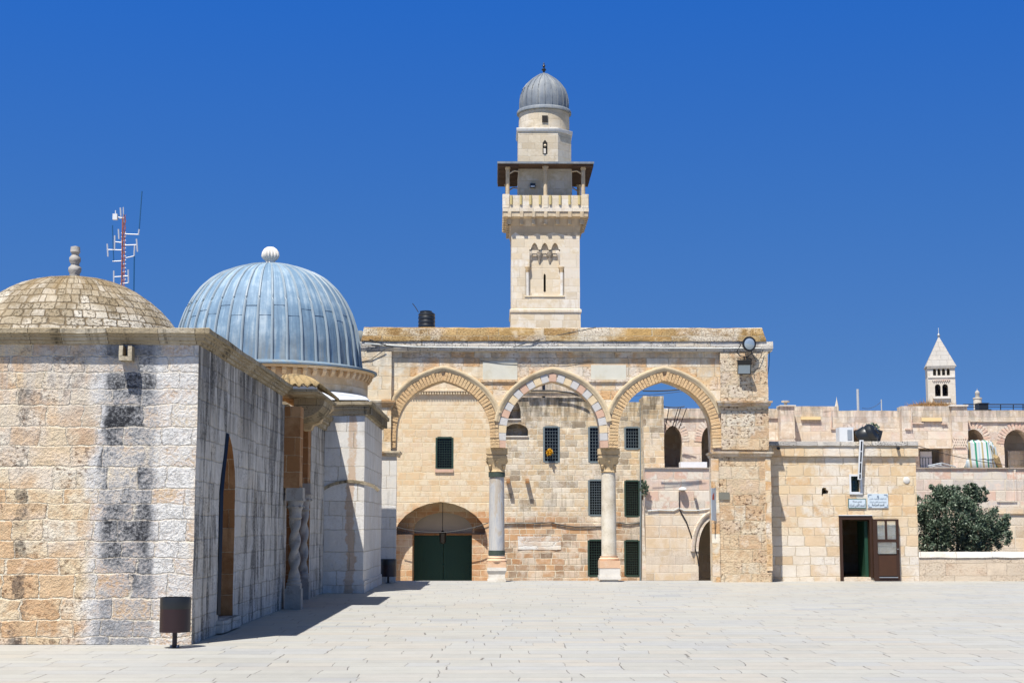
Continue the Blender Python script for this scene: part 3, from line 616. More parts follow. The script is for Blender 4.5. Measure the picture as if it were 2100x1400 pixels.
# ------------------------------------------------------------------ lead domed building
YL = PX and 37.75; XB = PX(744.5, YL, 1210); hb = 2.9
LD = thing('lead_domed_building', 'pale stone cube under a ribbed blue grey lead dome with a white melon finial', 'shrine', (XB - hb, YL + hb, 0))
ZB = PZ(845, YL, 720); zc = PZ(823, YL - 0.15, 720); lx0 = XB - 2 * hb
bm = new(); box(bm, lx0, XB, YL, YL + 2 * hb, 0, ZB)
w = obj('wall', bm, M['pale_side'], LD, rough=(0.012, 0.35))
bm = new(); box(bm, XB - 2.2, XB + 0.03, YL - 0.03, YL + 2 * hb, 0, 0.28); obj('plinth', bm, M['pale_side'], LD, rough=(0.01, 0.3))
sb_ = P(705, 1005, YL)   # broken relieving arch stump on the front face
bm = new(); moulding(bm, resample(arch_pts(PX(718, YL, 1000), PZ(1024, YL, 700), 0.72, 0.42)[2:-3], 14), [(0.0, YL + 0.02), (0.0, YL - 0.035), (0.07, YL - 0.05), (0.08, YL + 0.02)]); obj('arch_relief', bm, M['cornice'], LD, rough=(0.012, 0.12))
bm = new(); sweep(bm, [(lx0, YL), (XB, YL), (XB, YL + 2 * hb), (lx0, YL + 2 * hb)], [(0.0, zc - 0.34), (0.04, zc - 0.31), (0.05, zc - 0.20), (0.10, zc - 0.19), (0.11, zc - 0.10), (0.19, zc - 0.08), (0.20, zc), (-0.5, zc + 0.03)])
box(bm, lx0 + 0.3, XB - 0.3, YL + 0.3, YL + 2 * hb - 0.3, zc - 0.4, zc + 0.02)
yy = YL + 0.12
while yy < YL + 2 * hb: box(bm, XB - 0.02, XB + 0.155, yy, yy + 0.15, zc - 0.30, zc - 0.09); yy += 0.34
obj('cornice', bm, M['cornice'], LD, rough=(0.008, 0.3))
ctr = P(551, 700, YL + hb); cx, cy = ctr.x, ctr.y
zrim = PZ(766, cy, 768); zdm = zrim + 0.10; zap = PZ(541, cy, 551)
bm = new(); lathe(bm, [(2.68, zc - 0.05), (2.68, zrim - 0.1)], (cx, cy, 0), 72); dr = obj('drum', bm, M['drum'], LD, cyl=(cx, cy, 2.7))
bm = new()
for i in range(64):
    a = 2 * math.pi * i / 64; d = Vector((math.cos(a), math.sin(a))); s = Vector((-d.y, d.x))
    pt = lambda o, w_: (cx + d.x * o + s.x * w_, cy + d.y * o + s.y * w_)
    q = [pt(2.66, -0.055), pt(2.66, 0.055), pt(2.80, 0.055), pt(2.80, -0.055)]; q2 = [pt(2.66, -0.055), pt(2.66, 0.055), pt(2.73, 0.055), pt(2.73, -0.055)]
    hexa(bm, [(x, y, zrim - 0.26) for x, y in q2] + [(x, y, zrim - 0.16) for x, y in q]); hexa(bm, [(x, y, zrim - 0.16) for x, y in q] + [(x, y, zrim - 0.085) for x, y in q])
lathe(bm, [(2.67, zrim - 0.088), (2.84, zrim - 0.084), (2.87, zrim - 0.03), (2.6, zrim - 0.02)], (cx, cy, 0), 72)
obj('corbel_table', bm, M['drum'], dr, cyl=(cx, cy, 2.7))
bm = new(); lathe(bm, [(2.55, zrim - 0.02), (2.93, zrim - 0.019), (2.93, zrim + 0.02), (2.6, zrim + 0.10), (2.45, zrim + 0.13)], (cx, cy, 0), 96); obj('lead_rim', bm, M['lead'], dr, cyl=(cx, cy, 2.7))
dp = [(2.53, 0.0), (2.53, 0.11), (2.50, 0.24), (2.42, 0.38), (2.28, 0.52), (2.10, 0.64), (1.86, 0.75), (1.55, 0.845), (1.16, 0.915), (0.72, 0.965), (0.3, 0.992), (0.0, 1.0)]
H = zap - zdm; dp = [(r_ * (0.968 if f_ > 0.02 else 0.985), f_) for r_, f_ in dp]
def prof_at(f):
    for (r0, z0), (r1, z1) in zip(dp, dp[1:]):
        if z0 <= f <= z1: return r0 + (r1 - r0) * (f - z0) / (z1 - z0)
    return 0.0
import itertools
fine_p = []
for i in range(41):   # smooth the profile a little
    f = 1 - (1 - i / 40) ** 1.7; f = i / 40 if i == 0 else f
    fine_p.append((sum(prof_at(min(1, max(0, f + d))) for d in (-0.02, -0.01, 0, 0.01, 0.02)) / 5 if 0.03 < f < 0.97 else prof_at(f), f))
bm = new(); NG = 40; sub = 4
for g in range(NG):
    lap = 0.44 + (0.05 if g % 2 else -0.02) + random.uniform(-0.015, 0.015); lap2 = 0.86 + random.uniform(-0.02, 0.02)
    gr = []
    for r, f in fine_p:
        e = 0.0 if f < lap else (0.014 if f < lap2 else 0.028)
        row = []
        for k in range(sub + 1):
            a = 2 * math.pi * (g + k / sub) / NG + R(1.5); rr = max(0.001, r + (e if r > 0.1 else 0)) + 0.006 * math.sin(math.pi * k / sub) + (0.01 * mnoise.noise(Vector((a * 9, f * 7, 0))) if 0 < k < sub else 0)
            row.append(bm.verts.new((cx + rr * math.cos(a), cy + rr * math.sin(a), zdm + H * f)))
        gr.append(row)
    for a_, b_ in zip(gr, gr[1:]):
        for k in range(sub):
            f = bm.faces.new((a_[k], a_[k + 1], b_[k + 1], b_[k])); f.smooth = True
    a = 2 * math.pi * g / NG + R(1.5); 
    for lf in (lap,):
        rr = prof_at(lf) + 0.016; tube(bm, [(cx + rr * math.cos(a_), cy + rr * math.sin(a_), zdm + H * lf) for a_ in (2 * math.pi * (g + k / 4) / NG + R(1.5) for k in range(5))], 0.006, 4)
    pts = [(cx + (r + 0.03) * math.cos(a), cy + (r + 0.022) * math.sin(a), zdm + H * f) for r, f in fine_p if r > 0.16]
    tube(bm, pts, [0.034 if p[2] < zdm + H * .9 else 0.022 for p in pts], 6, 1)
dme = obj('dome', bm, [M['lead'], plain('lead seam', S(150, 164, 172), 0.55, var=.3, sc=3)], LD, cyl=(cx, cy, 2.4))
bm = new(); lathe(bm, [(0.22, zap - 0.06), (0.15, zap - 0.0), (0.13, zap + 0.06), (0.15, zap + 0.10)], (cx, cy, 0), 20)
NSg = 96; pf = [(0.15, 0.10), (0.205, 0.16), (0.225, 0.22), (0.21, 0.31), (0.16, 0.40), (0.09, 0.455), (0.0, 0.47)]; rings = []
for r, z in pf:
    rings.append([bm.verts.new((cx + r * (1 + 0.10 * math.cos(16 * 2 * math.pi * i / NSg)) * math.cos(2 * math.pi * i / NSg), cy + r * (1 + 0.10 * math.cos(16 * 2 * math.pi * i / NSg)) * math.sin(2 * math.pi * i / NSg), zap + z)) for i in range(NSg)])
for a_, b_ in zip(rings, rings[1:]):
    for i in range(NSg): f = bm.faces.new((a_[i], a_[(i + 1) % NSg], b_[(i + 1) % NSg], b_[i])); f.smooth = True
obj('finial', bm, M['base_w'], dme, weld=True)
bm = new()   # lead flashing over the corners of the cube, up against the drum
for (sx, sy) in ((1, -1), (1, 1), (-1, 1), (-1, -1)):
    px_, py_ = cx + sx * (hb + 0.1), cy + sy * (hb + 0.1)
    rim = [(cx + sx * 2.69 * math.sin(R(a)), cy + sy * 2.69 * math.cos(R(a)), zc + 0.36) for a in range(6, 90, 6)]
    tip = bm.verts.new((px_ - sx * 0.05, py_ - sy * 0.05, zc + 0.05)); e0 = bm.verts.new((cx + sx * 0.2, py_ - sy * 0.05, zc + 0.06)); e1 = bm.verts.new((px_ - sx * 0.05, cy + sy * 0.2, zc + 0.06))
    rv = [bm.verts.new(p) for p in rim]; h = len(rv) // 2
    for i in range(len(rv) - 1):
        bm.faces.new((rv[i], rv[i + 1], tip if i != h else tip))
    bm.faces.new((e0, rv[0], tip)); bm.faces.new((e1, tip, rv[-1]))
obj('roof_flashing', bm, M['lead_white'], LD)
# ------------------------------------------------------------------ arcade
z_ = lambda py: PZ(py, YR, 1150)
x_ = lambda px, py=900: PX(px, YR, py)
AR = thing('arcade', 'long cream stone arcade of three pointed arches on two columns across the middle', 'arcade', (x_(1134), YR + 0.4, 0))
TH = 0.9; zs = z_(918); RISE = z_(779) - zs; HALF = (x_(1232) - x_(1036)) / 2; CX = [x_(908.5), x_(1134), x_(1364)]
xl, xr_ = x_(738, 720), x_(1573, 760); ztop = z_(715)
out = [(xl, 0)]
out += [(CX[0] - HALF, 0)]
for c in CX: out += list(reversed(arch_pts(c, zs, HALF, RISE)))
out += [(CX[2] + HALF, 0), (xr_, 0), (xr_, ztop), (xl, ztop)]
bm = new(); slab(bm, out, [], front, YR, YR + TH); w = obj('wall', bm, M['arcade'], AR, rough=(0.006, 0.45))
bm = new(); box(bm, xl, x_(803.5, 760), YR - 0.14, YR - 0.003, z_(926), z_(722)); obj('pilaster', bm, M['arcade'], AR, rough=(0.008, 0.3))
bm = new(); box(bm, x_(770), x_(813.5, 1000), YR - 0.14, YR - 0.003, 0, z_(936)); obj('pilaster', bm, M['pale_side'], AR, rough=(0.008, 0.3))
bm = new(); box(bm, x_(1476, 760), xr_ - 0.004, YR - 0.14, YR - 0.003, z_(822), z_(722)); obj('pilaster', bm, M['pier'], AR, rough=(0.012, 0.25))
bm = new(); box(bm, x_(1478, 860), xr_ - 0.004, YR - 0.10, YR - 0.003, z_(922), z_(831)); obj('pilaster', bm, M['pier'], AR, rough=(0.012, 0.25))
bm = new(); box(bm, x_(1463, 1000), xr_ - 0.002, YR - 0.14, YR - 0.003, 0, z_(936)); pp = obj('pilaster', bm, M['pier'], AR, rough=(0.012, 0.25))
bm = new(); box(bm, x_(1457, 1000), x_(1473, 1000), YR - 0.17, YR - 0.10, 0.0, z_(940)); box(bm, x_(1568, 1000), xr_ + 0.02, YR - 0.165, YR - 0.1, 0.34, z_(940)); obj('quoin_strip', bm, M['arcade'], AR, rough=(0.012, 0.2))
mp = [(0.0, -0.10), (0.05, -0.09), (0.06, -0.02), (0.10, 0.0), (0.11, 0.05), (0.0, 0.06)]
def band_box(name, x0, x1, zc_, d, m=M['arcade']):
    bm = new(); sweep(bm, [(x0, YR + TH), (x0, YR - d), (x1, YR - d), (x1, YR + TH)], [(o, zc_ + z) for o, z in mp], closed=False)
    return obj(name, bm, m, AR, rough=(0.006, 0.25))
band_box('impost', x_(775), x_(814), z_(929), 0.14); band_box('impost', x_(1463), xr_, z_(930), 0.14); band_box('string_course', xl, x_(803), z_(826), 0.14); band_box('string_course', x_(1476), xr_, z_(826), 0.14)
bm = new()
sweep(bm, [(xl, YR + TH), (xl, YR), (xr_, YR), (xr_, YR + TH)], [(0.0, z_(722)), (0.145, z_(721)), (0.155, z_(717)), (0.17, z_(716)), (0.165, z_(701.5)), (-0.3, z_(701))], closed=False)
obj('cornice', bm, M['band'], AR, rough=(0.012, 0.25))
xc0, xc1 = x_(743, 690), x_(1562, 690)
bm = new(); slab(bm, [(YR - .20, z_(700.8)), (YR - .205, z_(697)), (YR - .10, z_(674)), (YR - .04, z_(672)), (YR + .3, z_(671)), (YR + TH + .04, z_(672)), (YR + TH + .2, z_(700.8))], [], lambda a, b, d: (d + (0.10 if d > 0 else -0.06) * (z_(672) - b) / (z_(672) - z_(701)), a, b), xc0 + .06, xc1)
obj('coping', bm, M['lichen'], AR, rough=(0.018, 0.2))
rng = random.Random(5)
for k, c in enumerate(CX):
    pts = arch_pts(c, zs, HALF, RISE)
    bm = new()
    if k == 1: voussoirs(bm, pts, 25, -0.012, 0.215, YR - 0.03, YR + 0.3, 0.03, 0.006, 4, rng); o = obj('voussoir_ring', bm, [M['pink_v'], M['grey_v'], M['cream_v'], M['grey_v']], AR)
    else: voussoirs(bm, pts, 58, -0.012, 0.25, YR - 0.05, YR + 0.3, 0.22, 0.012, 1, rng); o = obj('voussoir_ring', bm, M['brick'], AR)
    bm = new(); hp = resample(pts, 60)
    hp = hp[10:-10] if k != 1 else hp[8:-8]
    r0 = 0.26 if k != 1 else 0.225
    moulding(bm, hp, [(r0, YR + 0.05), (r0, YR - 0.05), (r0 + 0.03, YR - 0.055), (r0 + 0.06, YR - 0.08), (r0 + 0.11, YR - 0.10), (r0 + 0.15, YR - 0.09), (r0 + 0.17, YR + 0.05)])
    obj('hood_moulding', bm, M['hood'], AR, rough=(0.006, 0.2))
for a, b, ya, yb in ((990, 1061, 741, 778), (1212, 1284, 748, 778)):
    bm = new(); box(bm, x_(a, 760), x_(b, 760), YR - 0.012, YR + 0.1, z_(yb), z_(ya)); obj('marble_panel', bm, M['marble'], AR)
    bm = new(); box(bm, x_(a - 4, 760), x_(b + 3, 760), YR - 0.05, YR + 0.1, z_(yb + 5), z_(yb + 0.5)); obj('panel_sill', bm, M['arcade'], AR, rough=(0.006, 0.2))
for k in range(2):
    c = (x_(1019), x_(1249.5))[k]; yc = YR + TH / 2; hw = (0.235, 0.225)[k]
    bm = new(); zb = (z_(1140), z_(1141))[k]
    if k == 0:
        box(bm, c - .27, c + .27, yc - .27, yc + .27, 0, 0.08); box(bm, c - .245, c + .245, yc - .245, yc + .245, 0.08, 0.22)
        hexa(bm, [(c + a * .245, yc + b * .245, .22) for a, b in ((-1, -1), (1, -1), (1, 1), (-1, 1))] + [(c + a * .29, yc + b * .29, .32) for a, b in ((-1, -1), (1, -1), (1, 1), (-1, 1))])
        box(bm, c - .28, c + .28, yc - .28, yc + .28, 0.322, 0.42)
    else:
        box(bm, c - .25, c + .25, yc - .25, yc + .25, 0, 0.07); box(bm, c - .32, c + .32, yc - .32, yc + .32, 0.07, 0.17); box(bm, c - .30, c + .30, yc - .30, yc + .30, 0.17, 0.40)
    cp = obj('column', bm, M['base_w'], AR, rough=(0.008, 0.15))
    bm = new()
    if k == 0: box(bm, c - .275, c + .275, yc - .275, yc + .275, 0.42, 0.58)
    else: box(bm, c - .31, c + .31, yc - .31, yc + .31, 0.40, 0.62)
    zz = 0.58 if k == 0 else 0.62
    lathe(bm, [(0.30, zz), (0.31, zz + 0.05), (0.26, zz + 0.09), (0.27, zz + 0.13), (0.24, zb)], (c, yc, 0), 28); obj('base', bm, M['base_p'], cp, rough=(0.008, 0.15))
    bm = new(); ztc = z_(968); lathe(bm, [(hw * 1.02, zb), (hw * 1.0, zb + 0.1), (hw * 0.98, zb + 1.2), (hw * 0.93, ztc)], (c, yc, 0), 40)
    sh = obj('shaft', bm, M['shaft_grey'] if k == 0 else M['shaft_cream'], cp)
    if k == 0:
        for za, zb2 in ((0.02, 0.17), (ztc - zb - 0.13, ztc - zb + 0.02)):
            bm = new(); lathe(bm, [(hw * 1.0, zb + za), (hw * 1.06, zb + za + 0.005), (hw * 1.06, zb + zb2 - 0.005), (hw * 0.93, zb + zb2)], (c, yc, 0), 40); obj('metal_band', bm, M['porphyry'], sh)
    bm = new(); zt = zs - 0.05; h = zt - ztc
    lathe(bm, [(hw * 0.95, ztc), (hw * 1.08, ztc + 0.03), (hw * 1.0, ztc + 0.06), (hw * 1.08, ztc + h * .3), (hw * 1.25, ztc + h * .5), (hw * 1.38, ztc + h * .62)], (c, yc, 0), 24)
    a_, b_ = hw * 0.98, 0.31
    hexa(bm, [(c + i * a_, yc + j * a_, ztc + h * .35) for i, j in ((-1, -1), (1, -1), (1, 1), (-1, 1))] + [(c + i * b_, yc + j * b_, ztc + h * .66) for i, j in ((-1, -1), (1, -1), (1, 1), (-1, 1))])
    box(bm, c - .31, c + .31, yc - .31, yc + .31, ztc + h * .66, ztc + h * .74); box(bm, c - .285, c + .285, yc - .285, yc + .285, ztc + h * .74, ztc + h * .82); box(bm, c - .32, c + .32, yc - .32, yc + .32, ztc + h * .82, zt + 0.045)
    for i in range(8):
        a = i * math.pi / 4; lathe(bm, [(0, -.09), (.045, -.02), (.05, .03), (0, .08)], (c + hw * 1.2 * math.cos(a), yc + hw * 1.2 * math.sin(a), ztc + h * (.28 if i % 2 else .5)), 8)
    obj('capital', bm, M['capital'], cp, rough=(0.012, 0.1))
# things fixed to the arcade
def fixture(round_):
    if round_:
        t_ = thing('floodlight', 'round floodlight with pale glass face on the upper right corner of the arcade', 'floodlight', P(1531, 722, YR - 0.3), 'floodlights on the arcade corner')
        ctr = P(1536, 705, YR - 0.42); d = Vector((0.30, -1, -0.12)).normalized()
    else:
        t_ = thing('floodlight', 'square black floodlight pointing down below the round lamp of the arcade', 'floodlight', P(1526, 740, YR - 0.3), 'floodlights on the arcade corner'); ctr = P(1526, 752, YR - 0.35); d = Vector((-0.05, -1, -0.35)).normalized()
    q = Vector((0, 0, 1)).cross(d).normalized(); u = d.cross(q)
    rot = Matrix((q, u, d)).transposed().to_4x4(); rot.translation = ctr
    bm = new()
    if round_:
        lathe(bm, [(0.0, -0.34), (0.07, -0.33), (0.08, -0.22), (0.13, -0.12), (0.205, -0.01), (0.222, 0.0), (0.222, 0.03), (0.198, 0.032)], (0, 0, 0), 32); bmesh.ops.transform(bm, matrix=rot, verts=bm.verts); obj('housing', bm, M['black_metal'], t_)
        bm = new(); lathe(bm, [(0.2, 0.015), (0.16, 0.035), (0.08, 0.05), (0.0, 0.055)], (0, 0, 0), 32); bmesh.ops.transform(bm, matrix=rot, verts=bm.verts); obj('lens', bm, M['lamp_glass'], t_)
        bm = new(); tube(bm, [P(1519, 706, YR - 0.4), P(1511, 722, YR - 0.36), P(1519, 731, YR - 0.34), P(1533, 732, YR - 0.34), P(1541, 724, YR - 0.36), P(1541, 712, YR - 0.4)], 0.016, 6); tube(bm, [P(1526, 731, YR - 0.34), P(1526, 733, YR - 0.05)], 0.02, 6); obj('bracket', bm, M['black_metal'], t_)
        bm = new(); tube(bm, [P(1541, 724, YR - 0.3), P(1548, 735, YR - 0.27), P(1556, 738, YR - 0.24), P(1561, 730, YR - 0.22), P(1565, 716, YR - 0.22)], 0.011, 5); obj('lamp_cable', bm, M['cable'], t_)
    else:
        for a in (0,):
            hexa(bm, [(-.19, -.20, 0), (.19, -.20, 0), (.19, .20, 0), (-.19, .20, 0), (-.2, -.22, .03), (.2, -.22, .03), (.2, .22, .03), (-.2, .22, .03)])
            hexa(bm, [(-.12, -.12, -.2), (.12, -.12, -.2), (.12, .12, -.2), (-.12, .12, -.2), (-.185, -.195, -.002), (.185, -.195, -.002), (.185, .195, -.002), (-.185, .195, -.002)])
            box(bm, -.205, .205, .075, .225, 0.031, 0.09)
        bmesh.ops.transform(bm, matrix=rot, verts=bm.verts); obj('housing', bm, M['black_metal'], t_)
        bm = new(); box(bm, -.175, .175, -.195, .07, 0.031, 0.038); bmesh.ops.transform(bm, matrix=rot, verts=bm.verts); obj('lens', bm, M['lamp_glass'], t_)
        bm = new(); tube(bm, [P(1512, 741, YR - 0.35), P(1512, 735, YR - 0.33), P(1541, 735, YR - 0.33), P(1541, 741, YR - 0.35)], 0.014, 5); tube(bm, [P(1526, 735, YR - 0.33), P(1526, 735, YR - 0.05)], 0.018, 6); obj('bracket', bm, M['black_metal'], t_)
fixture(True); fixture(False)
def cable(pts, r, m, label, cat='cable', group='cables strung along the stone walls'):
    bm = new(); tube(bm, pts, r, 5); return single('cable', bm, M[m], label, cat, group, base=pts[0])
yf = YR - 0.185
cable([P(748, 704, yf - .05), P(800, 708, yf), P(850, 711, yf), P(910, 712, yf), P(1000, 713, yf), P(1160, 713, yf), P(1300, 713, yf), P(1450, 714, yf), P(1560, 714, yf)], 0.018, 'white_cable', 'pale conduit running along the cornice of the arcade', 'conduit')
cable([P(758, 696, YR - .22), P(785, 706, yf - .02), P(806, 711, yf)], 0.016, 'cable', 'short dark cable drooping over the left end of the arcade coping')
cable([P(1052, 712, yf), P(1085, 702, YR - .22), P(1130, 690, YR - .17), P(1200, 676, YR - .12), P(1222, 671, YR - .08)], 0.013, 'cable', 'thin dark cable slanting up across the arcade coping towards the minaret')
cable([P(738, 742, YR - .15), P(760, 738, YR - .16), P(790, 716, YR - .2)], 0.011, 'cable', 'thin wire looping beside the lead dome onto the arcade')
cable([P(1574, 714, YR - .05), P(1578, 722, YR), P(1577, 750, YR), P(1574, 768, YR)], 0.011, 'antenna_blue', 'blue wire hanging down the right end of the arcade')
cable([P(985, 740, YR - .02), P(1030, 746, YR - .02), P(1075, 748, YR - .02), P(1160, 747, YR - .02), P(1212, 741, YR - .02)], 0.006, 'cable', 'hair thin wire strung above the middle arch')
bm = new(); box(bm, x_(1472, 1017), x_(1494, 1017), YR - 0.175, YR - 0.135, z_(1024), z_(1009)); pq = single('plaque', bm, plain('slate plaque', S(128, 126, 112), 0.6, var=0.25, sc=8), 'small dark plaque on the right pier of the arcade', 'plaque')
bn = thing('notice_board', 'narrow pale notice board edge on at the left side of the right pier', 'sign', P(1459, 1068, YR - 0.2))
xa = x_(1455, 1030); bm = new(); hexa(bm, [(xa, YR - .42, z_(1066)), (xa + .17, YR - .18, z_(1068)), (xa + .18, YR - .15, z_(1068)), (xa - .01, YR - .39, z_(1066)), (xa, YR - .42, z_(1001)), (xa + .17, YR - .18, z_(1000)), (xa + .18, YR - .15, z_(1000)), (xa - .01, YR - .39, z_(1001))]); obj('board', bm, M['sign_white'], bn)
bm = new(); hexa(bm, [(xa + .035, YR - .382, z_(1024)), (xa + .10, YR - .288, z_(1025)), (xa + .105, YR - .278, z_(1025)), (xa + .03, YR - .37, z_(1024)), (xa + .045, YR - .366, z_(1016)), (xa + .10, YR - .288, z_(1010)), (xa + .105, YR - .278, z_(1010)), (xa + .04, YR - .36, z_(1016))]); obj('red_emblem', bm, plain('red print', S(200, 90, 70), 0.6), bn)

# ------------------------------------------------------------------ guard house
GH = thing('guard_house', 'small flat roofed cream stone guard house with an open brown door', 'building', (PX(1730, YG, 1188), YG, 0))
zg = lambda py: PZ(py, YG, 1730)
xg = lambda px, py=1050: PX(px, YG, py)
gx0, gx1 = xg(1560), xg(1881); gz = zg(914)
dx0, dx1, dz1 = xg(1724, 1120), xg(1788, 1120), zg(1061)
wx0, wx1, wz0, wz1 = xg(1745, 990), xg(1764, 990), zg(1008), zg(976)
bm = new(); slab(bm, [(gx0, -3.4), (gx1, -3.4), (gx1, gz), (gx0, gz)], [[(dx0, 0.10), (dx1, 0.10), (dx1, dz1), (dx0, dz1)], [(wx0, wz0), (wx1, wz0), (wx1, wz1), (wx0, wz1)],
    [(xg(1686), zg(1014)), (xg(1688.5), zg(1018)), (xg(1689), zg(1012)), (xg(1699), zg(1011)), (xg(1700), zg(1006)), (xg(1696), zg(1003)), (xg(1695), zg(999)), (xg(1690), zg(998.5)), (xg(1689), zg(1000)), (xg(1687), zg(1000))]], front, YG, YG + 0.4)
box(bm, gx0, gx0 + .3, YG + .4, YG + 5, -3.4, gz); box(bm, gx1 - .3, gx1, YG + .4, YG + 5, -3.4, gz); box(bm, gx0 + .3, gx1 - .3, YG + 4.7, YG + 5, -3.4, gz); box(bm, gx0 + .3, gx1 - .3, YG + .4, YG + 4.7, gz - .25, gz); box(bm, gx0 + .3, gx1 - .3, YG + .4, YG + 4.7, -.2, .09)
obj('wall', bm, M['gate_house'], GH, rough=(0.010, 0.35))
bm = new(); box(bm, gx0, xg(1881, 925), YG - 0.09, YG - 0.004, zg(935), zg(914)); obj('parapet_band', bm, M['gate_house'], GH, rough=(0.01, 0.25))
bm = new(); box(bm, gx0, xg(1880, 910), YG - 0.13, YG + 5, zg(913.5), zg(909)); box(bm, gx0, xg(1880, 910), YG - 0.10, YG + 4.9, zg(909) + .002, zg(905)); obj('roof', bm, M['band'], GH, rough=(0.014, 0.2))
for px in (1597, 1843):
    bm = new(); a = P(px, 919, YG - 0.2); tube(bm, [a, a + Vector((0, 0.3, 0.03))], 0.045, 10); obj('roof_drain', bm, M['cable'], GH)
bm = new(); zw = zg(972)
for q in ((1741.5, 1745, 972, 1013), (1764, 1768, 972, 1013), (1745, 1764, 972, 976), (1745, 1764, 1008, 1013)): box(bm, xg(q[0], 990), xg(q[1], 990), YG - 0.035, YG + 0.1, zg(q[3]), zg(q[2]))
wi = obj('window', bm, M['white_paint'], GH)
bm = new(); box(bm, wx0, wx1, YG + .22, YG + .25, wz0, wz1); obj('pane', bm, plain('dark green glass', S(20, 50, 48), 0.1, spec=0.6), wi)
bm = new()
for i in range(1, 4): box(bm, wx0, wx1, YG + .14, YG + .155, wz0 + (wz1 - wz0) * i / 4 - .007, wz0 + (wz1 - wz0) * i / 4 + .007)
for i in range(1, 3): box(bm, wx0 + (wx1 - wx0) * i / 3 - .007, wx0 + (wx1 - wx0) * i / 3 + .007, YG + .157, YG + .17, wz0, wz1)
obj('window_bars', bm, M['iron_green'], wi)
bm = new(); fw = 0.085
box(bm, xg(1721.5, 1120), xg(1728, 1120), YG - 0.03, YG + 0.2, 0.0, dz1 + .06); box(bm, xg(1784, 1120), xg(1789.5, 1120), YG - 0.03, YG + 0.2, 0.10, dz1 + .06); box(bm, xg(1728, 1120), xg(1784, 1120), YG - 0.028, YG + 0.2, dz1 - .06, dz1 + .058)
df = obj('door_frame', bm, M['brown_wood'], GH)
bm = new(); box(bm, xg(1721.5, 1120) - .01, xg(1789.5, 1120) + .01, YG - 0.05, YG + 0.1, dz1 + .062, dz1 + .085); obj('lintel_trim', bm, M['white_paint'], GH)
bm = new(); box(bm, xg(1777, 1120), xg(1783.5, 1120), YG + 0.21, YG + 1.1, 0.10, dz1 - .1); obj('inner_door', bm, M['green_door'], GH)
bm = new(); box(bm, xg(1729, 1120), xg(1783.6, 1120), YG - .02, YG + .3, 0.0, 0.115); obj('threshold', bm, M['gate_house'], GH)
# the open leaf, swung back against the wall
L0, L1 = xg(1789, 1120), xg(1842, 1120); lz = zg(1064); W_ = L1 - L0
bm = new(); yd = YG - 0.13; yb = YG - 0.075
fx = lambda f: L0 + W_ * f
fzv = lambda py: zg(py)
for a, b, c, d in ((0, .17, 0.02, lz), (.89, 1.0, 0.02, lz), (.17, .89, fzv(1068), lz), (.17, .89, fzv(1111), fzv(1105)), (.17, .89, 0.02, fzv(1135)), (.47, .55, fzv(1105), fzv(1068)), (.17, .89, fzv(1137), fzv(1135) - 0.001)):
    if c < d: box(bm, fx(a), fx(b), yd, yb, c, d)
dl = obj('door', bm, M['brown_wood'], GH)
bm = new(); box(bm, fx(.19), fx(.87), yd - .018, yd - .001, 0.16, fzv(1138)); obj('door_panel', bm, plain('varnished panel', S(76, 48, 26), 0.4, var=0.25, sc=4), dl)
bm = new(); box(bm, fx(.19), fx(.91), yd - .03, yd - .019, 0.105, 0.128); obj('kick_rail', bm, M['grey_metal'], dl)
for a, b, c, d in ((.17, .47, 1105, 1068), (.55, .89, 1105, 1068), (.17, .89, 1135, 1111)):
    bm = new(); box(bm, fx(a), fx(b), yd + .02, yd + .026, fzv(c), fzv(d)); obj('pane', bm, M['glass'], dl)
bm = new(); tube(bm, [(fx(.955), yd - .005, fzv(1125)), (fx(.955), yd - .05, fzv(1125)), (fx(.90), yd - .05, fzv(1125))], 0.011, 6); obj('handle', bm, M['grey_metal'], dl)
dpq = thing('drain_pipe', 'white square downpipe dropping from the guard house roof past its window', 'pipe', P(1766, 984, YG - .18))
bm = new(); a = P(1766.5, 902, YG - .16); b = P(1762.5, 983, YG - .17)
hexa(bm, [(b.x - .05, b.y - .04, b.z), (b.x + .05, b.y - .04, b.z), (b.x + .05, b.y + .04, b.z), (b.x - .05, b.y + .04, b.z), (a.x - .055, a.y - .04, a.z), (a.x + .055, a.y - .04, a.z), (a.x + .055, a.y + .04, a.z), (a.x - .055, a.y + .04, a.z)]); obj('channel', bm, M['white_paint'], dpq)
bm = new(); d_ = a - b
for f0, f1 in ((.03, .14), (.17, .42), (.45, .70), (.73, .97)):
    p, q = b + d_ * f0, b + d_ * f1; hexa(bm, [(p.x - .02, p.y - .047, p.z), (p.x + .025, p.y - .047, p.z), (p.x + .025, p.y - .0405, p.z), (p.x - .02, p.y - .0405, p.z), (q.x - .02, q.y - .047, q.z), (q.x + .025, q.y - .047, q.z), (q.x + .025, q.y - .0405, q.z), (q.x - .02, q.y - .0405, q.z)])
obj('dark_slot', bm, M['black_metal'], dpq)
bm = new(); lathe(bm, [(0, -.03), (.10, -.02), (.105, 0), (.08, .012), (0, .015)], (0, 0, 0), 20); bmesh.ops.transform(bm, matrix=Matrix.Translation(P(1859, 984, YG - .01)) @ Matrix.Rotation(R(90), 4, 'X'), verts=bm.verts)
single('stone_disc', bm, M['base_w'], 'pale round stone disc set in the guard house wall near its right corner', 'disc')
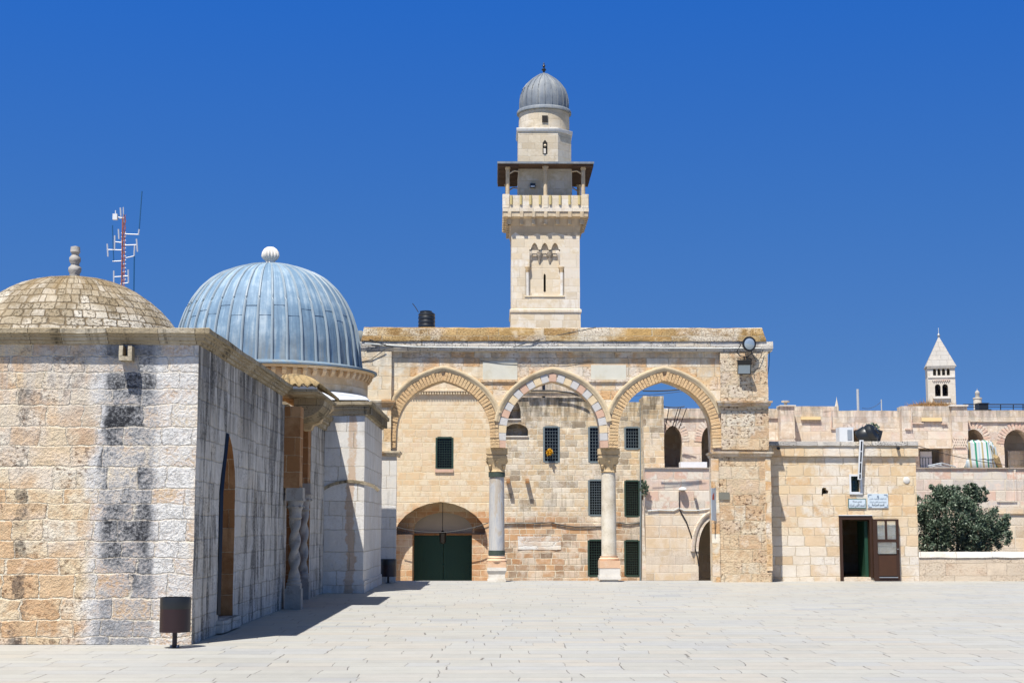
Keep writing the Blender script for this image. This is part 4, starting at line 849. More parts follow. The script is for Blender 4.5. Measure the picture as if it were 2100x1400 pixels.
# lettered signs
FORMS = {'ا': 'FE8D FE8E', 'أ': 'FE83 FE84', 'إ': 'FE87 FE88', 'د': 'FEA9 FEAA', 'ر': 'FEAD FEAE', 'و': 'FEED FEEE', 'ة': 'FE93 FE94', 'ى': 'FEEF FEF0', 'ل': 'FEDD FEDE FEDF FEE0', 'م': 'FEE1 FEE2 FEE3 FEE4',
    'س': 'FEB1 FEB2 FEB3 FEB4', 'ج': 'FE9D FE9E FE9F FEA0', 'ق': 'FED5 FED6 FED7 FED8', 'ص': 'FEB9 FEBA FEBB FEBC', 'ب': 'FE8F FE90 FE91 FE92', 'ك': 'FED9 FEDA FEDB FEDC', 'ئ': 'FE89 FE8A FE8B FE8C',
    'ي': 'FEF1 FEF2 FEF3 FEF4', 'ن': 'FEE5 FEE6 FEE7 FEE8', 'ح': 'FEA1 FEA2 FEA3 FEA4', 'ف': 'FED1 FED2 FED3 FED4', '1': 'FEFB FEFC', '2': 'FEF7 FEF8', '3': 'FEF9 FEFA'}
def shape_ar(s):
    s = s.replace('لا', '1').replace('لأ', '2').replace('لإ', '3'); o = []
    for i, ch in enumerate(s):
        if ch not in FORMS: o.append(ch); continue
        f = [chr(int(x, 16)) for x in FORMS[ch].split()]
        pv = i > 0 and s[i - 1] in FORMS and len(FORMS[s[i - 1]].split()) == 4; nx = i + 1 < len(s) and s[i + 1] in FORMS and len(f) == 4
        o.append(f[3] if pv and nx else f[1] if pv else f[2] if nx else f[0])
    return ''.join(reversed(o))
def letters(s, c, width, height, mat, parent, name='lettering', bold=0.0):
    cu = bpy.data.curves.new(name, 'FONT'); cu.body = shape_ar(s); cu.align_x = 'CENTER'; cu.align_y = 'CENTER'; cu.size = 1.0; cu.extrude = 0.01; cu.offset = bold
    to = bpy.data.objects.new(name, cu); C.objects.link(to); bpy.context.view_layer.update()
    me = bpy.data.meshes.new_from_object(to.evaluated_get(bpy.context.evaluated_depsgraph_get())); bpy.data.objects.remove(to)
    xs = [v.co.x for v in me.vertices] or [0, 1]; ys = [v.co.y for v in me.vertices] or [0, 1]
    kx = width / max(1e-6, max(xs) - min(xs)); ky = height / max(1e-6, max(ys) - min(ys)); mx, my = (max(xs) + min(xs)) / 2, (max(ys) + min(ys)) / 2
    off = OFF[parent]
    for v in me.vertices: v.co = Vector((c[0] + (v.co.x - mx) * kx, c[1] - (v.co.z + .01) * .15, c[2] + (v.co.y - my) * ky)) - off
    me.materials.clear(); me.materials.append(mat); o = bpy.data.objects.new(name, me); C.objects.link(o); o.parent = parent; return o
def sign(px0, px1, py0, py1, label, lines, border):
    x0, x1, z0, z1 = xg(px0, 1030), xg(px1, 1030), zg(py1), zg(py0)
    s = thing('wall_sign', label, 'sign', ((x0 + x1) / 2, YG - .02, z0), 'enamel signs above the guard house door')
    bm = new(); box(bm, x0, x1, YG - .03, YG - .005, z0, z1); obj('plate', bm, M['sign_edge'] if border else M['sign_white'], s)
    if border: bm = new(); box(bm, x0 + .025, x1 - .025, YG - .034, YG - .0305, z0 + .03, z1 - .025); obj('face', bm, M['sign_white'], s)
    for (tx, f, w, h, m_, bo) in lines: letters(tx, ((x0 + x1) / 2, YG - .0355, z0 + (z1 - z0) * f), (x1 - x0) * w, h, M[m_], s, bold=bo)
    if not border:
        e = .012
        for sx in (0, 1):
            for sz in (0, 1):
                bm = new(); cx_ = x0 + .03 if sx == 0 else x1 - .03; cz_ = z0 + .03 if sz == 0 else z1 - .03; dx_ = .09 if sx == 0 else -.09; dz_ = .07 if sz == 0 else -.07
                box(bm, min(cx_, cx_ + dx_), max(cx_, cx_ + dx_), YG - .036, YG - .031, cz_ - e, cz_ + e); box(bm, cx_ - e, cx_ + e, YG - .0365, YG - .0312, min(cz_, cz_ + dz_), max(cz_, cz_ + dz_))
                obj('corner_ornament', bm, M['ink_pale'], s)
        bm = new(); mid = (x0 + x1) / 2; lathe(bm, [(0.0, -.02), (.03, 0.0), (0.02, 0.03), (0, .05)], (mid, YG - .035, z1 - .07), 8); obj('emblem', bm, M['ink_pale'], s)
sign(1739, 1776, 1022, 1042, 'smaller green edged sign with two lines of script, below the window', [('رئيس سدنة', .72, .5, .075, 'ink', 0.0), ('المسجد الأقصى المبارك', .34, .86, .12, 'ink', 0.0)], True)
sign(1779, 1821, 1012, 1041, 'larger white sign with corner ornaments and three lines of script, right of the window', [('دائرة الأوقاف الإسلامية - القدس', .66, .84, .06, 'ink_pale', 0), ('مديرية المسجد الأقصى المبارك', .44, .80, .06, 'ink_pale', 0), ('قسم الحراسة', .2, .60, .095, 'ink', 0.01)], False)
# on its roof
ac = thing('air_conditioner', 'pale grey air conditioner unit on the guard house roof', 'air conditioner', P(1737, 905, YG + 1.6))
q0 = P(1722, 907, YG + 1.6); q1 = P(1750, 877, YG + 1.6); bm = new(); zf = zg(905); box(bm, q0.x, q1.x, YG + 1.6, YG + 2.1, zf + .005, q1.z + .02); obj('case', bm, M['white_paint'], ac)
bm = new(); box(bm, q0.x + .25, q1.x - .05, YG + 1.585, YG + 1.599, q0.z + .09, q1.z - .06); obj('grille', bm, M['grey_metal'], ac)
tk = thing('tipped_water_tank', 'black plastic water tank lying tipped over on the guard house roof', 'water tank', P(1782, 905, YG + 1.5))
bm = new(); lathe(bm, [(0, -.30), (.26, -.28), (.29, -.2), (.30, .0), (.28, .05), (.30, .1), (.29, .22), (.2, .3), (.12, .31), (.12, .36), (0, .36)], (0, 0, 0), 24)
bmesh.ops.transform(bm, matrix=Matrix.Translation(P(1778, 892, YG + 1.5)) @ Matrix.Rotation(R(62), 4, 'Y') @ Matrix.Rotation(R(20), 4, 'X'), verts=bm.verts); obj('body', bm, M['black_plastic'], tk)
bm = new(); a = P(1796, 893, YG + 1.6); box(bm, -.17, .17, -.04, .04, -.2, .2); bmesh.ops.transform(bm, matrix=Matrix.Translation(a) @ Matrix.Rotation(R(16), 4, 'Y'), verts=bm.verts); obj('loose_panel', bm, M['black_plastic'], tk)
def leafball(bm, c, r, n, leaf, rng, squash=(1, 1, 1), shell=0.5):
    lay = bm.faces.layers.float.get('tint') or bm.faces.layers.float.new('tint')
    for _ in range(n):
        d = Vector((rng.gauss(0, 1), rng.gauss(0, 1), rng.gauss(0, 1))).normalized(); k = rng.random() ** shell
        k *= 0.8 + 0.35 * mnoise.noise(d * 2.2 + Vector(c) * 0.7)
        p = Vector(c) + Vector((d.x * squash[0], d.y * squash[1], d.z * squash[2])) * r * k
        ax = (d * 0.7 + Vector((rng.uniform(-1, 1), rng.uniform(-1, 1), rng.uniform(-.2, 1)))).normalized(); s = ax.cross(Vector((rng.uniform(-1, 1), rng.uniform(-1, 1), rng.uniform(-1, 1)))).normalized()
        l = leaf * rng.uniform(.7, 1.4); w = l * .24
        f = bm.faces.new([bm.verts.new(q) for q in (p - ax * l * .5, p + s * w, p + ax * l * .5, p - s * w)]); f[lay] = rng.random()
bm = new(); leafball(bm, P(1791, 880, YG + 2.4), 0.26, 260, 0.10, random.Random(3)); single('bush', bm, M['leaf'], 'small green bush sprouting above the tipped black tank', 'bush')

# ------------------------------------------------------------------ low wall and olive tree
bm = new(); lx = PX(1885, YG, 1160); box(bm, lx, 22, YG, YG + .55, 0, PZ(1143, YG, 1950)); wl = obj('low_wall', bm, M['low_wall'], rough=(0.012, 0.3))
bm = new(); hexa(bm, [(lx, YG - .03, PZ(1143, YG, 1950) + .003), (22, YG - .03, PZ(1143, YG, 1950) + .003), (22, YG + .58, PZ(1143, YG, 1950) + .003), (lx, YG + .58, PZ(1143, YG, 1950) + .003), (lx + .02, YG + .06, PZ(1131, YG, 1950)), (22, YG + .06, PZ(1131, YG, 1950)), (22, YG + .5, PZ(1131, YG, 1950)), (lx + .02, YG + .5, PZ(1131, YG, 1950))])
tag(wl, 'low stone parapet wall with a white coping, right of the guard house', 'wall'); obj('coping', bm, M['low_cap'], wl, rough=(0.02, 0.25))
YT = 49.5; rng = random.Random(21)
TR = thing('olive_tree', 'dense dark green olive tree behind the low wall, right of the guard house', 'tree', (PX(1960, YT, 1100), YT, -3.4))
bm = new(); tb = Vector((PX(1960, YT, 1100), YT + .3, -3.4)); fork = tb + Vector((-.1, 0, 2.3))
tube(bm, [tb, tb + Vector((.1, .05, .9)), tb + Vector((-.08, 0, 1.7)), fork], [.24, .19, .17, .15], 10)
crown = [(1912, 1040, 34, .0), (1905, 1085, 30, .2), (1940, 1020, 24, .2), (1960, 1022, 26, .5), (1985, 1030, 30, .3), (1998, 1062, 34, -.2), (2005, 1018, 20, .3), (2030, 1072, 34, .3), (2040, 1100, 28, 0), (1960, 1070, 44, -.4), (1935, 1105, 36, -.3), (1985, 1110, 40, -.2), (2012, 1120, 36, .1), (1900, 1120, 26, .1), (1925, 1008, 18, .2), (2000, 1003, 12, .2), (2052, 1085, 18, .2), (1890, 1060, 20, .3)]
for px, py, r, dy in crown:
    c = P(px, py, YT + .3 + dy); mid = fork.lerp(c, .5) + Vector((rng.uniform(-.2, .2), rng.uniform(-.2, .2), .15)); tube(bm, [fork, mid, c], [.09, .05, .02], 6)
obj('trunk', bm, M['bark'], TR)
bm = new()
for px, py, r, dy in crown:
    rad = r / 62.0; c = P(px, py, YT + .3 + dy); leafball(bm, c, rad, int(3700 * rad * rad + 240), 0.078, rng, (1, 1, .95), .42)
    for _ in range(int(10 * rad / .5)):
        d = Vector((rng.gauss(0, 1), rng.gauss(0, .8), rng.gauss(.3, 1))).normalized(); leafball(bm, c + d * rad * rng.uniform(.85, 1.12), rad * .30, int(200 * rad) + 36, 0.075, rng, (1, 1, 1.1), .6)
cr = obj('crown', bm, M['leaf'], TR)

# ------------------------------------------------------------------ litter bins
def bin_(label, px, Y, wpx, ytop, ylid, ybot):
    x0, x1 = PX(px - wpx / 2, Y, ybot), PX(px + wpx / 2, Y, ybot); r = (x1 - x0) / 2; cx_, cy_ = (x0 + x1) / 2, Y + r
    zt_, zl, zb_ = PZ(ytop, Y, px), PZ(ylid, Y, px), PZ(ybot, Y, px)
    t_ = thing('litter_bin', label, 'litter bin', (cx_, cy_, 0), 'litter bins on the plaza')
    bm = new(); lathe(bm, [(r * .97, zb_ + .005), (r * .985, zb_ + .0), (r * .985, zl)], (cx_, cy_, 0), 48); obj('basket', bm, M['perforated'], t_, cyl=(cx_, cy_, r))
    bm = new(); lathe(bm, [(r * .99, zl - .01), (r, zl), (r, zt_ - .015), (r * .985, zt_), (r * .93, zt_), (r * .92, zl)], (cx_, cy_, 0), 48, cap=False); obj('rim', bm, M['black_plastic'], t_)
    bm = new(); tube(bm, [(cx_, cy_, 0.0), (cx_, cy_, zb_ + .01)], .033, 10); obj('post', bm, M['perforated'], t_)
    bm = new(); lathe(bm, [(.09, 0.002), (.09, .012), (.0, .012)], (cx_, cy_, 0), 16); obj('foot_plate', bm, M['black_metal'], t_)
    for k in range(4):
        bm = new(); a = R(45 + 90 * k); lathe(bm, [(.012, .012), (.012, .035), (0, .045)], (cx_ + .065 * math.cos(a), cy_ + .065 * math.sin(a), 0), 8); obj('bolt', bm, M['grey_metal'], t_)
bin_('dark red perforated bin with black rim at the corner of the nearest building', 352, 20.75, 64, 1225, 1247, 1297)
bin_('black litter bin standing in shade at the foot of the left arcade pier', 795, 44.0, 34, 1146, 1157, 1182)
# ------------------------------------------------------------------ buildings beyond the arcade
def grille(x0, x1, z0, z1, y, nx, nz, r, mat, parent):
    bm = new()
    for i in range(1, nx):
        x = x0 + (x1 - x0) * i / nx; box(bm, x - r, x + r, y - r, y + r, z0, z1)
    for i in range(1, nz):
        z = z0 + (z1 - z0) * i / nz; box(bm, x0, x1, y - r * 3.2, y - r * 1.1, z - r, z + r)
    return obj('grille', bm, mat, parent)
def window(parent, Y, px0, px1, py0, py1, mat, nx, nz, frame=True):
    x0, x1, z0, z1 = PX(px0, Y, (py0 + py1) / 2), PX(px1, Y, (py0 + py1) / 2), PZ(py1, Y, px0), PZ(py0, Y, px0)
    e = 0.05; bm = new()
    for a, b, c, d in ((x0 - e, x0 + e, z0, z1), (x1 - e, x1 + e, z0, z1), (x0 + e, x1 - e, z1 - e, z1 + e), (x0 + e, x1 - e, z0 - e, z0 + e)): box(bm, a, b, Y - .02, Y + .15, c, d)
    f = obj('window', bm, mat, parent); grille(x0 + e, x1 - e, z0 + e, z1 - e, Y + .06, nx, nz, 0.008, mat, f)
    bm = new(); box(bm, x0 + e, x1 - e, Y + .26, Y + .28, z0 + e, z1 - e); obj('pane', bm, M['dark_pane'], f); return f
def hole(Y, px0, px1, py0, py1):
    x0, x1, z0, z1 = PX(px0, Y, (py0 + py1) / 2), PX(px1, Y, (py0 + py1) / 2), PZ(py1, Y, px0), PZ(py0, Y, px0)
    return [(x0, z0), (x1, z0), (x1, z1), (x0, z1)]
def ahole(Y, px0, px1, ysp, yap, ybot):
    c = (px0 + px1) / 2; x0, x1 = PX(px0, Y, ysp), PX(px1, Y, ysp); zsp, zap_, zb_ = PZ(ysp, Y, c), PZ(yap, Y, c), PZ(ybot, Y, c)
    return [(x1, zb_)] + arch_pts((x0 + x1) / 2, zsp, (x1 - x0) / 2, zap_ - zsp, [(1, 0), (.97, .22), (.89, .44), (.74, .65), (.52, .83), (.28, .94), (0, 1)]) + [(x0, zb_)]
def shell(bm, x0, x1, y0, y1, z0, z1, t=0.4):
    """sides, back and roof behind a front wall that ends at y0"""
    box(bm, x0, x0 + t, y0, y1, z0, z1); box(bm, x1 - t, x1, y0, y1, z0, z1); box(bm, x0 + t, x1 - t, y1 - t, y1, z0, z1); box(bm, x0 + t, x1 - t, y0, y1 - t, z1 - t, z1)
# court house with the great arch
YC = 85.0; X = lambda px, Y=YC, py=900: PX(px, Y, py)
CH = thing('court_house', 'tall orange house with an arch over a green gate, behind the left arch', 'building', (X(900), YC, -3.4))
zt = PZ(684, YC); ga = ahole(YC, 806, 1000, 1108, 1028, 1310)
bm = new(); slab(bm, [(X(730), -3.45), (X(1009), -3.45), (X(1009), zt), (X(730), zt)], [[(a, max(b, -3.40)) for a, b in ga], hole(YC, 895, 928, 897, 960)], front, YC, YC + .7)
shell(bm, X(730), X(1009), YC + .7, YC + 9, -3.4, zt); w = obj('wall', bm, M['house'], CH)
bm = new(); i0, i1 = X(849, YC + 2.4, 1100), X(969, YC + 2.4, 1100)
bm.free()
for a, b in ((X(780), i0), (i1, X(1030))): bm = new(); box(bm, a, b, YC + .71, YC + 1.99, -3.4, PZ(1095, YC + 2.4)); obj('gate_jamb', bm, M['house'], CH)
bm = new(); lun = ahole(YC + 2.4, 849, 969, 1085, 1050, 1310)
slab(bm, [(X(770, YC + 2.4), -3.4), (X(1040, YC + 2.4), -3.4), (X(1040, YC + 2.4), PZ(1015, YC + 2.4)), (X(770, YC + 2.4), PZ(1015, YC + 2.4))], [[(a, max(b, -3.35)) for a, b in lun]], front, YC + 2.0, YC + 2.6); obj('inner_arch', bm, M['house'], CH)
bm = new(); box(bm, i0 - .1, i1 + .1, YC + 2.75, YC + 2.85, PZ(1098, YC + 2.75), PZ(1040, YC + 2.75)); obj('lunette', bm, M['plaster'], CH)
gt = None; bm = new(); zgt = PZ(1097, YC + 2.75); mid = (i0 + i1) / 2
for a, b in ((i0, mid - .01), (mid + .01, i1)):
    box(bm, a, b, YC + 2.66, YC + 2.74, -3.4, zgt)
    for k in range(9): box(bm, a + (b - a) * (k + .08) / 9, a + (b - a) * (k + .92) / 9, YC + 2.635, YC + 2.659, -3.3, zgt - .06)
box(bm, i0, i1, YC + 2.62, YC + 2.6345, PZ(1158, YC + 2.7), PZ(1155, YC + 2.7)); obj('gate', bm, M['green_door'], CH)
bm = new(); box(bm, i0 - .05, i1 + .05, YC + 2.5, YC + 2.61, zgt, zgt + .12); obj('gate_lintel', bm, M['jamb'], CH)
window(CH, YC, 895, 928, 897, 960, M['iron_green'], 6, 12)
bm = new(); box(bm, X(892, YC, 960), X(930, YC, 960), YC - .08, YC + .1, PZ(968, YC), PZ(961.5, YC)); obj('window_sill', bm, M['pink_v'], CH)
bm = new(); n = 34; a0, a1 = X(822, YC, 805), X(1004, YC, 805)
for i in range(n): box(bm, a0 + (a1 - a0) * (i + .1) / n, a0 + (a1 - a0) * (i + .62) / n, YC - .18, YC, PZ(808.5, YC), PZ(803, YC))
box(bm, a0, a1, YC - .2, YC, PZ(803, YC) + .002, PZ(800.5, YC)); obj('corbel_table', bm, M['house'], CH)
bm = new(); c = P(908, 1030, YC + 1.0); tube(bm, [c, (c.x, c.y, PZ(1090, YC + 1))], .02, 5); b = P(908, 1100, YC + 1.0)
ln = thing('hanging_lantern', 'dark lantern hanging on a long chain before the green gate', 'lantern', c); obj('chain', bm, M['cable'], ln)
bm = new(); lathe(bm, [(0, .38), (.05, .34), (.22, .2), (.2, .18), (.17, -.3), (.1, -.38), (0, -.4)], b, 8); obj('cage', bm, M['black_metal'], ln)
cable(sag(P(812, 1080, YC - .1), P(1003, 1071, YC - .1), .42) , .022, 'cable', 'dark cable sagging across the great arch of the orange house')
tk = thing('roof_water_tank', 'upright ribbed black water tank on the roof behind the arcade', 'water tank', (X(875, YC + 1.5, 660), YC + 1.5, zt))
c = P(875, 672, YC + 1.5); ztk = PZ(637, YC + 1.5, 875); r = .49; Ht = ztk - zt - .01
pf = [(r * .98, 0.01)]
for i in range(5): z0 = Ht * (.06 + .15 * i); pf += [(r, z0), (r, z0 + Ht * .10), (r * .955, z0 + Ht * .12), (r * .955, z0 + Ht * .14)]
pf += [(r, Ht * .82), (r * .97, Ht * .88), (r * .80, Ht * .92), (r * .74, Ht * .93)]
bm = new(); lathe(bm, pf, (c.x, c.y, zt), 32); obj('body', bm, M['black_plastic'], tk)
bm = new(); lathe(bm, [(r * .72, Ht * .932), (r * .72, Ht * .985), (r * .5, Ht), (0, Ht)], (c.x - .05, c.y, zt), 24); obj('lid', bm, M['black_plastic'], tk)
cable([P(858, 640, YC + 1.2), P(852, 630, YC + 1.2), P(846, 622, YC + 1.2)], .022, 'cable', 'dark rod leaning out beside the roof water tank', 'rod')
tkd = thing('satellite_dish', 'grey dish half hidden between the lead dome and the arcade coping', 'satellite dish', P(735, 705, YR + 1.4))
bm = new(); lathe(bm, [(0.0, .08), (.12, .06), (.22, .0), (.225, -.01), (.12, .05), (0, .065)], (0, 0, 0), 24); bmesh.ops.transform(bm, matrix=Matrix.Translation(P(737, 692, YR + 1.2)) @ Matrix.Rotation(R(86), 4, 'X') @ Matrix.Rotation(R(-20), 4, 'Y'), verts=bm.verts); obj('reflector', bm, plain('dull grey dish', S(112, 116, 112), .7), tkd)
bm = new(); a = P(734, 701, YR + .9); tube(bm, [P(737, 690, YR + 1.3), a], .02, 6); tube(bm, [P(739, 694, YR + 1.32), P(739, 730, YR + 1.32)], .025, 6); lathe(bm, [(0, -.08), (.07, -.07), (.08, 0), (.05, .07), (0, .08)], a, 10); obj('feed_arm', bm, M['cable'], tkd)
bm = new(); box(bm, PX(739, YR + 1.32, 700) - .12, PX(739, YR + 1.32, 700) + .12, YR + 1.2, YR + 1.45, -3.4, PZ(728, YR + 1.32)); obj('mast_post', bm, M['grey_metal'], tkd)

# patched house with barred windows
YD = 85.3; X = lambda px, Y=YD, py=900: PX(px, Y, py)
PH = thing('barred_house', 'patched stone house with many barred windows, seen through the middle arch', 'building', (X(1160), YD, -3.4))
wins = [(1115.5, 1146, 875, 947, 'iron_grey', 5, 10), (1208, 1240, 875, 947, 'iron_grey', 5, 10), (1282, 1311, 876, 920, 'iron_grey', 5, 6), (1208, 1240, 984, 1056, 'iron_grey', 6, 13), (1282, 1311, 985.5, 1058, 'iron_green', 6, 14), (1207, 1240, 1107, 1180, 'iron_green', 6, 13), (1282, 1311, 1108, 1180, 'iron_green', 6, 14)]
zt = PZ(815, YD); zt2 = PZ(824, YD)
bm = new(); slab(bm, [(X(1010), -3.4), (X(1315), -3.4), (X(1315), zt2), (X(1248), zt2), (X(1248), zt), (X(1010), zt)], [hole(YD, *w_[:4]) for w_ in wins] + [ahole(YD, 1036, 1068, 850, 818, 858), ahole(YD, 1034, 1083, 884, 868, 893)], front, YD, YD + .5)
shell(bm, X(1010), X(1315), YD + .5, YD + 7, -3.4, zt2); w = obj('wall', bm, M['house2'], PH, rough=(0.02, 0.8))
bm = new(); sweep(bm, [(X(1010), YD), (X(1215), YD)], [(0, PZ(812, YD)), (.12, PZ(811, YD)), (.16, PZ(806, YD)), (.22, PZ(805, YD)), (.22, PZ(802, YD)), (-.3, PZ(801.5, YD))], closed=False); obj('cornice', bm, M['loggia'], PH)
for k, w_ in enumerate(wins): window(PH, YD, *w_[:4], M[w_[4]], w_[5], w_[6])
for a, b, y in ((1036, 1068, 858.5), (1033, 1084, 893.5)):
    bm = new(); box(bm, X(a, YD, y), X(b, YD, y), YD - .06, YD + .3, PZ(y + 2, YD), PZ(y, YD)); obj('niche_sill', bm, M['base_w'], PH)
bm = new(); box(bm, X(1030), X(1090), YD + .8, YD + .9, PZ(900, YD), PZ(812, YD)); obj('niche_back', bm, M['house2'], PH)
for px in (1042, 1081):
    bm = new(); a = P(px, 985, YD); box(bm, a.x - .1, a.x + .1, YD - .5, YD + .1, a.z - .14, a.z + .1); obj('beam_end', bm, M['jamb'], PH)
bm = new(); box(bm, X(1062, YD, 1110), X(1150, YD, 1110), YD - .03, YD + .05, PZ(1126, YD), PZ(1099, YD)); obj('blocked_opening', bm, masonry('rough whitewash', .3, 1.6, .02, [S(206, 168, 130), S(238, 230, 214), S(196, 156, 118)], S(240, 234, 222), rough=.05, var=.5, bleach=(1.0, S(243, 240, 232)), pits=(.6, S(140, 100, 70, .6)), relief=.05), PH, rough=(0.03, .4))
bm = new(); tube(bm, [P(1314.5, 822, YD - .1), P(1314, 1000, YD - .1), P(1313.5, 1195, YD - .1)], .055, 8); obj('downpipe', bm, M['iron_grey'], PH)
bm = new(); leafball(bm, P(1127, 927, YD - .25), .22, 260, .12, random.Random(8)); lay = None
fl = single('flower_pot', bm, M['yellow'], 'bright yellow round flower head hanging at an upper barred window', 'flower')
bm = new(); yb = YD - .06; tube(bm, [P(1033, 1074, yb), P(1060, 1073, yb), P(1090, 1073, yb), P(1130, 1071, yb), P(1150, 1076, yb), P(1180, 1080, yb), P(1240, 1079, yb), P(1265, 1071, yb), P(1285, 1074, yb), P(1312, 1072, yb)], .035, 5)
single('cable', bm, M['cable'], 'thick dark cable sagging along the front of the barred house', 'cable', 'cables strung along the stone walls', base=P(1033, 1074, yb))
bm = new(); u0 = X(1020, 92, 790); u1 = X(1222, 92, 790)
box(bm, u0, u1, 92.3, 100, -3.4, PZ(760, 92)); up = obj('upper_house', bm, M['loggia']); tag(up, 'pale plain upper storey wall glimpsed above the barred house roof', 'building')
cable([P(1080, 801, YD - .3), P(1135, 801, YD - .3), P(1170, 805, YD - .3), P(1190, 812, YD - .3), P(1203, 819, YD - .3)], .045, 'cable', 'bundle of black cables along the roof edge of the barred house')
bm = new(); a = P(1115, 801, YD + .6); tube(bm, [(a.x, a.y, zt2), (a.x, a.y, PZ(782, YD + .6))], .085, 8); single('roof_post', bm, M['black_metal'], 'short black post on the roof of the barred house', 'post')

# terrace wall, its lamp and door
YE = 78.0; X = lambda px, Y=YE, py=900: PX(px, Y, py)
TW = thing('terrace_wall', 'pink and grey patched terrace wall running behind the arcade and the olive tree', 'wall', (X(1700), YE, -3.4))
zt = PZ(960, YE); bm = new()
slab(bm, [(X(1322), -3.45), (X(2240), -3.45), (X(2240), zt), (X(1322), zt)], [[(a, max(b, -3.4)) for a, b in ahole(YE, 1432, 1500, 1130, 1062, 1300)]], front, YE, YE + .9)
ea, eb = X(1322) + .06, X(1322, YE + 7.6)
hexa(bm, [(ea, YE + .9, zt - .4), (X(2240), YE + .9, zt - .4), (X(2240), YE + 7.6, zt - .4), (eb, YE + 7.6, zt - .4), (ea, YE + .9, zt), (X(2240), YE + .9, zt), (X(2240), YE + 7.6, zt), (eb, YE + 7.6, zt)])
hexa(bm, [(ea, YE + .9, -3.4), (ea + .4, YE + .9, -3.4), (eb + .4, YE + 7.6, -3.4), (eb, YE + 7.6, -3.4), (ea, YE + .9, zt - .401), (ea + .4, YE + .9, zt - .401), (eb + .4, YE + 7.6, zt - .401), (eb, YE + 7.6, zt - .401)])
box(bm, X(1322) + .9, X(2240), YE + 4, YE + 4.4, -3.4, zt - .4)
obj('wall', bm, M['terrace'], TW, rough=(0.015, 0.9))
bm = new(); sweep(bm, [(X(1320), YE), (X(2240), YE)], [(0, zt), (.08, zt + .003), (.09, zt + .05), (-.3, zt + .06)], closed=False); obj('coping', bm, M['loggia'], TW)
bm = new(); moulding(bm, resample(ahole(YE, 1424, 1508, 1130, 1052, 1145)[1:-1], 24), [(0, YE + .05), (0, YE - .10), (.1, YE - .16), (.16, YE - .16), (.22, YE + .05)]); moulding(bm, resample(ahole(YE, 1432, 1500, 1130, 1062, 1145)[1:-1], 24), [(0, YE + .02), (0, YE - .05), (.12, YE - .05), (.14, YE + .02)]); obj('arch_moulding', bm, M['loggia'], TW)
bm = new(); box(bm, X(2044, YE, 1030), X(2080, YE, 1030), YE - .06, YE + .02, PZ(1028.5, YE), PZ(1025, YE)); box(bm, X(2081, YE, 1030), X(2085, YE, 1030), YE - .06, YE + .02, PZ(1028.5, YE), PZ(962, YE)); box(bm, X(2040, YE, 1052), X(2240, YE, 1052), YE - .08, YE + .02, PZ(1053, YE), PZ(1050.5, YE)); obj('drip_moulding', bm, M['terrace'], TW)
bm = new(); a = P(1319, 1045, YE + .3); b = P(1327, 1195, YE + .3); hexa(bm, [(X(1316, YE, 1195), YE + .1, -3.4), (X(1329, YE, 1195), YE + .1, -3.4), (X(1329, YE, 1195), YE + .3, -3.4), (X(1316, YE, 1195), YE + .3, -3.4), (X(1318, YE, 1025), YE + .1, PZ(1025, YE)), (X(1320, YE, 1025), YE + .1, PZ(1025, YE)), (X(1320, YE, 1025), YE + .3, PZ(1025, YE)), (X(1318, YE, 1025), YE + .3, PZ(1025, YE))]); obj('sloping_buttress', bm, M['loggia'], TW)
bm = new(); leafball(bm, P(1321, 1000, YE - .25), .42, 260, .13, random.Random(9), (.7, .6, 1.3)); single('weed', bm, M['leaf'], 'straggly green weed growing from the left corner of the terrace wall', 'plant')
wl_ = thing('wall_lamp', 'white mushroom lamp on a bracket on the terrace wall', 'lamp', P(1393, 1030, YE))
bm = new(); c = P(1400, 1003, YE - .2); lathe(bm, [(0, .12), (.12, .10), (.2, .03), (.21, -.02), (.1, -.06), (0, -.07)], c, 20); obj('shade', bm, M['white_paint'], wl_)
bm = new(); tube(bm, [P(1393, 1042, YE - .06), P(1393, 1010, YE - .1), P(1394, 1004, YE - .15), c], .025, 6); obj('arm', bm, M['cable'], wl_)
cable([P(1328, 1047, YE - .05), P(1352, 1045, YE - .05), P(1382, 1046, YE - .05), P(1392, 1041, YE - .05), P(1402, 1046, YE - .05), P(1430, 1046, YE - .05), P(1462, 1042, YE - .05)], .03, 'white_cable', 'pale cable drooping across the terrace wall under the lamp')
cable([P(1394, 1045, YE - .05), P(1408, 1070, YE - .05), P(1420, 1105, YE - .05), P(1430, 1140, YE - .05), P(1433, 1160, YE - .05)], .03, 'cable', 'dark cable slanting down the terrace wall towards the arched door')
bm = new(); a = P(1425, 1018, YE); box(bm, a.x - .06, a.x + .06, YE - .3, YE, a.z - .06, a.z + .06); single('stone_spout', bm, M['loggia'], 'short stone spout on the terrace wall right of the lamp', 'spout')
bm = new(); box(bm, X(1396, YE + 1.5, 950), X(1450, YE + 1.5, 950), YE + 1.5, YE + 2.3, zt + .005, PZ(946.5, YE + 1.5)); wb = single('white_box', bm, M['white_paint'], 'long white box on the terrace seen through the right arch', 'box')

